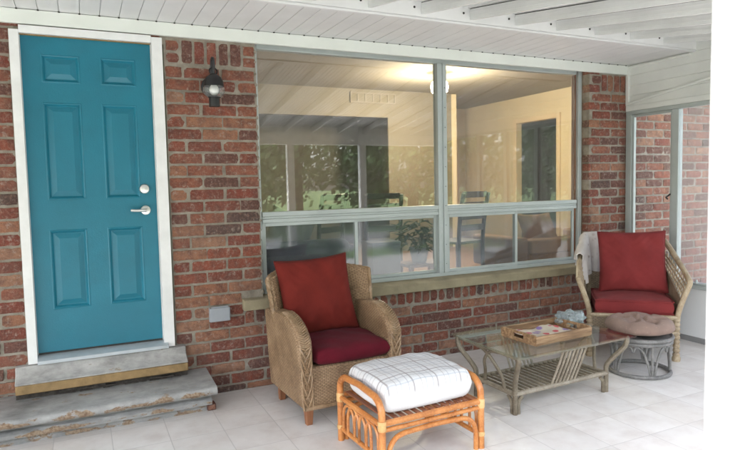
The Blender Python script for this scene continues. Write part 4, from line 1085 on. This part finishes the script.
MC2 = Matrix.Translation((C2X, C2Y, 0)) @ Matrix.Rotation(math.radians(C2R), 4, 'Z')
b = MB(); ring_ = slab_cushion(b, .635, .60, .115, 14, .018, ex=34, rc=.07)
o = b.build('box_cushion', 'rose_red', None); merge(o); o.matrix_world = MC2 @ Matrix.Translation((.01, -.055, .437)); tag(o, 'thick red box seat cushion in the corner rattan armchair', 'cushion')
pip = MB()
for zz in (.050, -.050): pip.tube([p + Vector((0, 0, zz)) for p in ring_], .0045, 6, True)
pip.build('piping', 'rose_red', o)
b = MB(); cushion(b, .57, .555, .19, .40, .06, 33, n=40, wr=.007)
o = b.build('throw_pillow', 'rose_red', None); merge(o); seam(o, .57, .555, .06, 'rose_red', .0045)
o.matrix_world = MC2 @ Matrix.Translation((.045, .11, .765)) @ Matrix.Rotation(math.radians(-1), 4, 'Y') @ Matrix.Rotation(math.radians(77), 4, 'X'); tag(o, 'square faded red back pillow in the corner rattan armchair', 'pillow')
# knitted throw over the left arm and back corner
b = MB()
def thr(u, v):
    # u along the rail from the back towards the arm front, v across it: inside hem, over the rail, outside hem
    t = u; rail = Vector((-.20, .39, .985)).lerp(Vector((-.345, .36, .975)), min(1, t / .3)) if t < .3 else Vector((-.345, .36, .975)).lerp(Vector((-.405, -.02, .82)), (t - .3) / .7)
    nrm = Vector((.0, -1, 0)).lerp(Vector((1, -.25, 0)), max(0, min(1, (t - .12) / .3))).normalized()
    s = (v - .55) * 1.0
    fold = .016 * sin(17 * u + 2 * v) + .009 * sin(31 * u + 5)
    if s < 0:   # inside the chair
        d = -s; off = .034 + .03 * d + fold * min(1, d * 5); drop = max(0, d - .05) * (.70 - .18 * t)
    else:
        d = s; off = -(.034 + .02 * d + fold * min(1, d * 5)); drop = max(0, d - .05) * (.34 + .14 * sin(5 * u))
    arch = .030 * (1 - min(1, abs(s) / .06) ** 2) if abs(s) < .06 else 0
    k = min(1, abs(s) / .05)
    p = rail + nrm * off * k; p.z += arch - drop
    return p
b.shell(thr, 34, 30, .010)
o = b.build('knit_throw', 'throw', None, smooth=60); o.matrix_world = MC2; tag(o, 'white knitted throw draped over the back corner of the rattan armchair', 'blanket')

# ------------------------------------------------------------------ round stool with tufted cushion
SX, SY = 4.195, -1.110
sg = thing('round_stool', 'grey rattan round stool with looped legs in front of the red cushioned chair', 'stool', (SX, SY, 0), 0)
def ring(b, r, z, t, n=40): b.tube([(r * cos(2 * PI * i / n), r * sin(2 * PI * i / n), z) for i in range(n)], t, 8, True)
b = MB(); ring(b, .222, .016, .0155); b.build('base_ring', 'stool_cane', sg)
b = MB(); ring(b, .226, .262, .015); ring(b, .232, .292, .016); b.build('top_ring', 'stool_cane', sg)
b = MB(); b.lathe([(.001, .282), (.22, .282), (.222, .290), (.22, .298), (.001, .299)], 36); b.build('seat', 'stool_cane', sg)
for k in range(5):
    a0 = math.radians(-115.5 + 72 * k)
    b = MB()
    def pt_(da, r, z, a0=a0): return (r * cos(a0 + da), r * sin(a0 + da), z)
    b.tube([pt_(0, .218, .02), pt_(0, .216, .26)], .0105, 8)
    for sd in (-1, 1):
        b.tube(spline([pt_(sd * .07, .218, .02), pt_(sd * .12, .217, .09), pt_(sd * .26, .215, .19), pt_(sd * .42, .215, .236), pt_(sd * .56, .215, .236), pt_(sd * .62, .215, .20)], 4), .009, 7)
    b.build('leg', 'stool_cane', sg)
b = MB()
tuf = [(0, 0)] + [(.125 * cos(t), .125 * sin(t)) for t in [i * 2 * PI / 6 + .3 for i in range(6)]]
def cu(sg_):
    def fn(u, v):
        a = 2 * PI * u; r = .252 * (1 - (1 - v) ** 1.5)
        x, y = r * cos(a) * (1 + .012 * sin(9 * a)), r * sin(a) * (1 + .012 * sin(9 * a))
        e = max(0, 1 - (r / .252) ** 4) ** .5
        z = sg_ * .046 * e
        if sg_ > 0:
            dm = min((x - tx) ** 2 + (y - ty) ** 2 for tx, ty in tuf)
            z -= .052 * e * math.exp(-dm / .0022) - .012 * e * (1 - math.exp(-dm / .004))
            for k_ in range(6):   # seams pulled between the buttons
                t_ = k_ * 2 * PI / 6 + .3; da = abs(math.atan2(sin(a - t_), cos(a - t_))) * r
                z -= .016 * e * math.exp(-(da / .014) ** 2) * min(1, r / .05)
            z += .024 * e
        return (x, y, z)
    return fn
b.grid(cu(1), 72, 26); b.grid(cu(-1), 72, 12)
o = b.build('round_cushion', 'stool_cloth', None, loc=(SX, SY, .366)); merge(o); tag(o, 'round tufted dusty pink cushion on the grey rattan stool', 'cushion')

# ------------------------------------------------------------------ trees and shrubs out front (seen mirrored in the window)
def tree_mesh(seed, h, rad, nleaf, leaf=.26):
    rr = random.Random(seed); t = MB()
    t.tube([(0, 0, -.2), (.05, 0, h * .2), (.0, .08, h * .45), (.1, .0, h * .75)], [h * .035, h * .028, h * .02, h * .008], 8)
    tips = []
    for i in range(9):
        a = rr.uniform(0, 2 * PI); z0 = h * rr.uniform(.12, .5); L = rad * rr.uniform(.6, 1.0)
        e = Vector((L * cos(a), L * sin(a), z0 + h * rr.uniform(.12, .35))); t.tube([(0, 0, z0), e * .5 + Vector((0, 0, z0 * .5 - .1)), e], [h * .012, h * .008, h * .003], 6); tips.append(e)
    tips.append(Vector((0, 0, h * .85)))
    for i in range(26):
        tips.append(Vector((rr.uniform(-.7, .7) * rad, rr.uniform(-.7, .7) * rad, h * rr.uniform(.10, .9))))
    c = MB()
    for i in range(nleaf):
        p = rr.choice(tips) + Vector((rr.gauss(0, .42), rr.gauss(0, .42), rr.gauss(0, .36))) * rad * .42
        n = Vector((rr.gauss(0, 1), rr.gauss(0, 1), rr.gauss(0, 1))).normalized(); s1 = n.orthogonal().normalized(); s2 = n.cross(s1); k = leaf * rr.uniform(.5, 1.2)
        c.add([p - s1 * k, p - s2 * k * .55, p + s1 * k, p + s2 * k * .55 + n * k * .2], [(0, 1, 2, 3)])
    return t, c
protos = []
spots = [(3.5, -17., 7.5, 3.0), (8.2, -18.5, 9., 3.4), (12.8, -17., 8., 3.1), (18., -20., 9.5, 3.6), (24.5, -22., 10., 4.), (-3., -19., 8.5, 3.2), (31., -26., 11., 4.2), (-10., -22., 10., 3.8), (6., -25., 11., 4.), (15.5, -27., 12., 4.4)]
names_ = ['leafy green tree across the road, mirrored in the left of the window', 'taller leafy tree beyond the road, mirrored left of the window middle', 'leafy tree beyond the road, mirrored near the window mullion', 'broad leafy tree beyond the road, mirrored in the right pane',
          'tall leafy tree beyond the road, mirrored far right in the window', 'leafy tree across the road opposite the door', 'largest leafy tree far right beyond the road', 'leafy tree far left beyond the road', 'tall back row tree behind the leafy trees on the left', 'tallest back row tree behind the leafy trees in the middle']
for i, ((x, y, h, r), lb) in enumerate(zip(spots, names_)):
    t_ = thing('leafy_tree', lb, 'tree', (x, y, -.13), 0, 'trees across the road')
    a, c = tree_mesh(40 + i, h, r * 1.1, 6500, .17)
    a.build('trunk', 'bark', t_); c.build('crown', 'leaf', t_, smooth=0)
for i, (x, y, lb) in enumerate([(2.6, -7.4, 'low green shrub on the lawn left of the mirrored posts'), (4.9, -7.9, 'low green shrub on the lawn between the mirrored posts'), (7.6, -8.0, 'low green shrub on the lawn right of the mirrored posts'), (10.6, -8.2, 'low green shrub farthest right on the lawn')]):
    rr = random.Random(90 + i); t_ = thing('lawn_shrub', lb, 'shrub', (x, y, -.13), 0, 'shrubs on the front lawn')
    b = MB()
    for k in range(2200):
        a = rr.uniform(0, 2 * PI); e = rr.uniform(0, PI / 2); q = rr.uniform(.6, 1.05)
        p = Vector((.75 * q * cos(a) * cos(e), .6 * q * sin(a) * cos(e), .05 + .75 * q * sin(e))); n = Vector((rr.gauss(0, 1), rr.gauss(0, 1), rr.gauss(0, 1))).normalized(); s1 = n.orthogonal().normalized(); s2 = n.cross(s1); w_ = rr.uniform(.03, .06)
        b.add([p - s1 * w_, p - s2 * w_ * .6, p + s1 * w_, p + s2 * w_ * .6 + n * .02], [(0, 1, 2, 3)])
    b.build('foliage', 'leaf2', t_, smooth=0)
    b = MB()
    for k in range(7): b.tube([(0, 0, 0), (.3 * cos(k), .3 * sin(k), .45)], [.02, .008], 6)
    b.build('stem', 'bark', t_)

# ------------------------------------------------------------------ light, camera, render settings
SUN_EL, SUN_AZ = math.radians(56), math.radians(258)     # azimuth clockwise from +Y
w = bpy.data.worlds.new('World'); scene.world = w; w.use_nodes = True
nt = w.node_tree
for n in list(nt.nodes): nt.nodes.remove(n)
sky = nt.nodes.new('ShaderNodeTexSky'); sky.sky_type = 'NISHITA'; sky.sun_disc = False
sky.sun_elevation = SUN_EL; sky.sun_rotation = SUN_AZ; sky.dust_density = 4.; sky.air_density = 1.; sky.ozone_density = 1.
hs = nt.nodes.new('ShaderNodeHueSaturation'); hs.inputs['Saturation'].default_value = .42
bg = nt.nodes.new('ShaderNodeBackground'); bg.inputs[1].default_value = .15
ow = nt.nodes.new('ShaderNodeOutputWorld')
nt.links.new(sky.outputs[0], hs.inputs['Color']); nt.links.new(hs.outputs[0], bg.inputs[0]); nt.links.new(bg.outputs[0], ow.inputs[0])
sl = bpy.data.lights.new('sun', 'SUN'); sl.energy = 1.5; sl.angle = math.radians(14); sl.color = (1., .96, .90)
so_ = bpy.data.objects.new('sun', sl); COL.objects.link(so_)
d = Vector((sin(SUN_AZ) * cos(SUN_EL), cos(SUN_AZ) * cos(SUN_EL), sin(SUN_EL)))
so_.rotation_euler = d.to_track_quat('Z', 'Y').to_euler(); so_.location = (0, -8, 12)

cd = bpy.data.cameras.new('camera'); cam = bpy.data.objects.new('camera', cd); COL.objects.link(cam)
yaw, pitch, roll = .44563, -.06839, -.02093
fwd = Vector((sin(yaw) * cos(pitch), cos(yaw) * cos(pitch), sin(pitch))); rt = Vector((cos(yaw), -sin(yaw), 0)); up = rt.cross(fwd)
r2 = rt * cos(roll) + up * sin(roll); u2 = -rt * sin(roll) + up * cos(roll)
cam.matrix_world = Matrix(((r2.x, u2.x, -fwd.x, .29612), (r2.y, u2.y, -fwd.y, -4.32148), (r2.z, u2.z, -fwd.z, 1.51122), (0, 0, 0, 1)))
cd.sensor_fit = 'HORIZONTAL'; cd.sensor_width = 36.; cd.lens = 592.80269 / 730 * 36; cd.clip_start = .05; cd.clip_end = 600
cd.dof.use_dof = True; cd.dof.focus_distance = 3.9; cd.dof.aperture_fstop = 3.5
scene.camera = cam
scene.render.engine = 'CYCLES'
cy = scene.cycles
cy.use_denoising = True
try: cy.denoiser = 'OPENIMAGEDENOISE'
except Exception: pass
cy.max_bounces = 12; cy.diffuse_bounces = 6; cy.glossy_bounces = 6; cy.transparent_max_bounces = 16; cy.sample_clamp_indirect = 6.; cy.caustics_reflective = False; cy.caustics_refractive = False
vs_ = scene.view_settings; vs_.view_transform = 'Standard'; vs_.look = 'None'; vs_.exposure = 3.17; vs_.gamma = 1.; vs_.use_curve_mapping = False
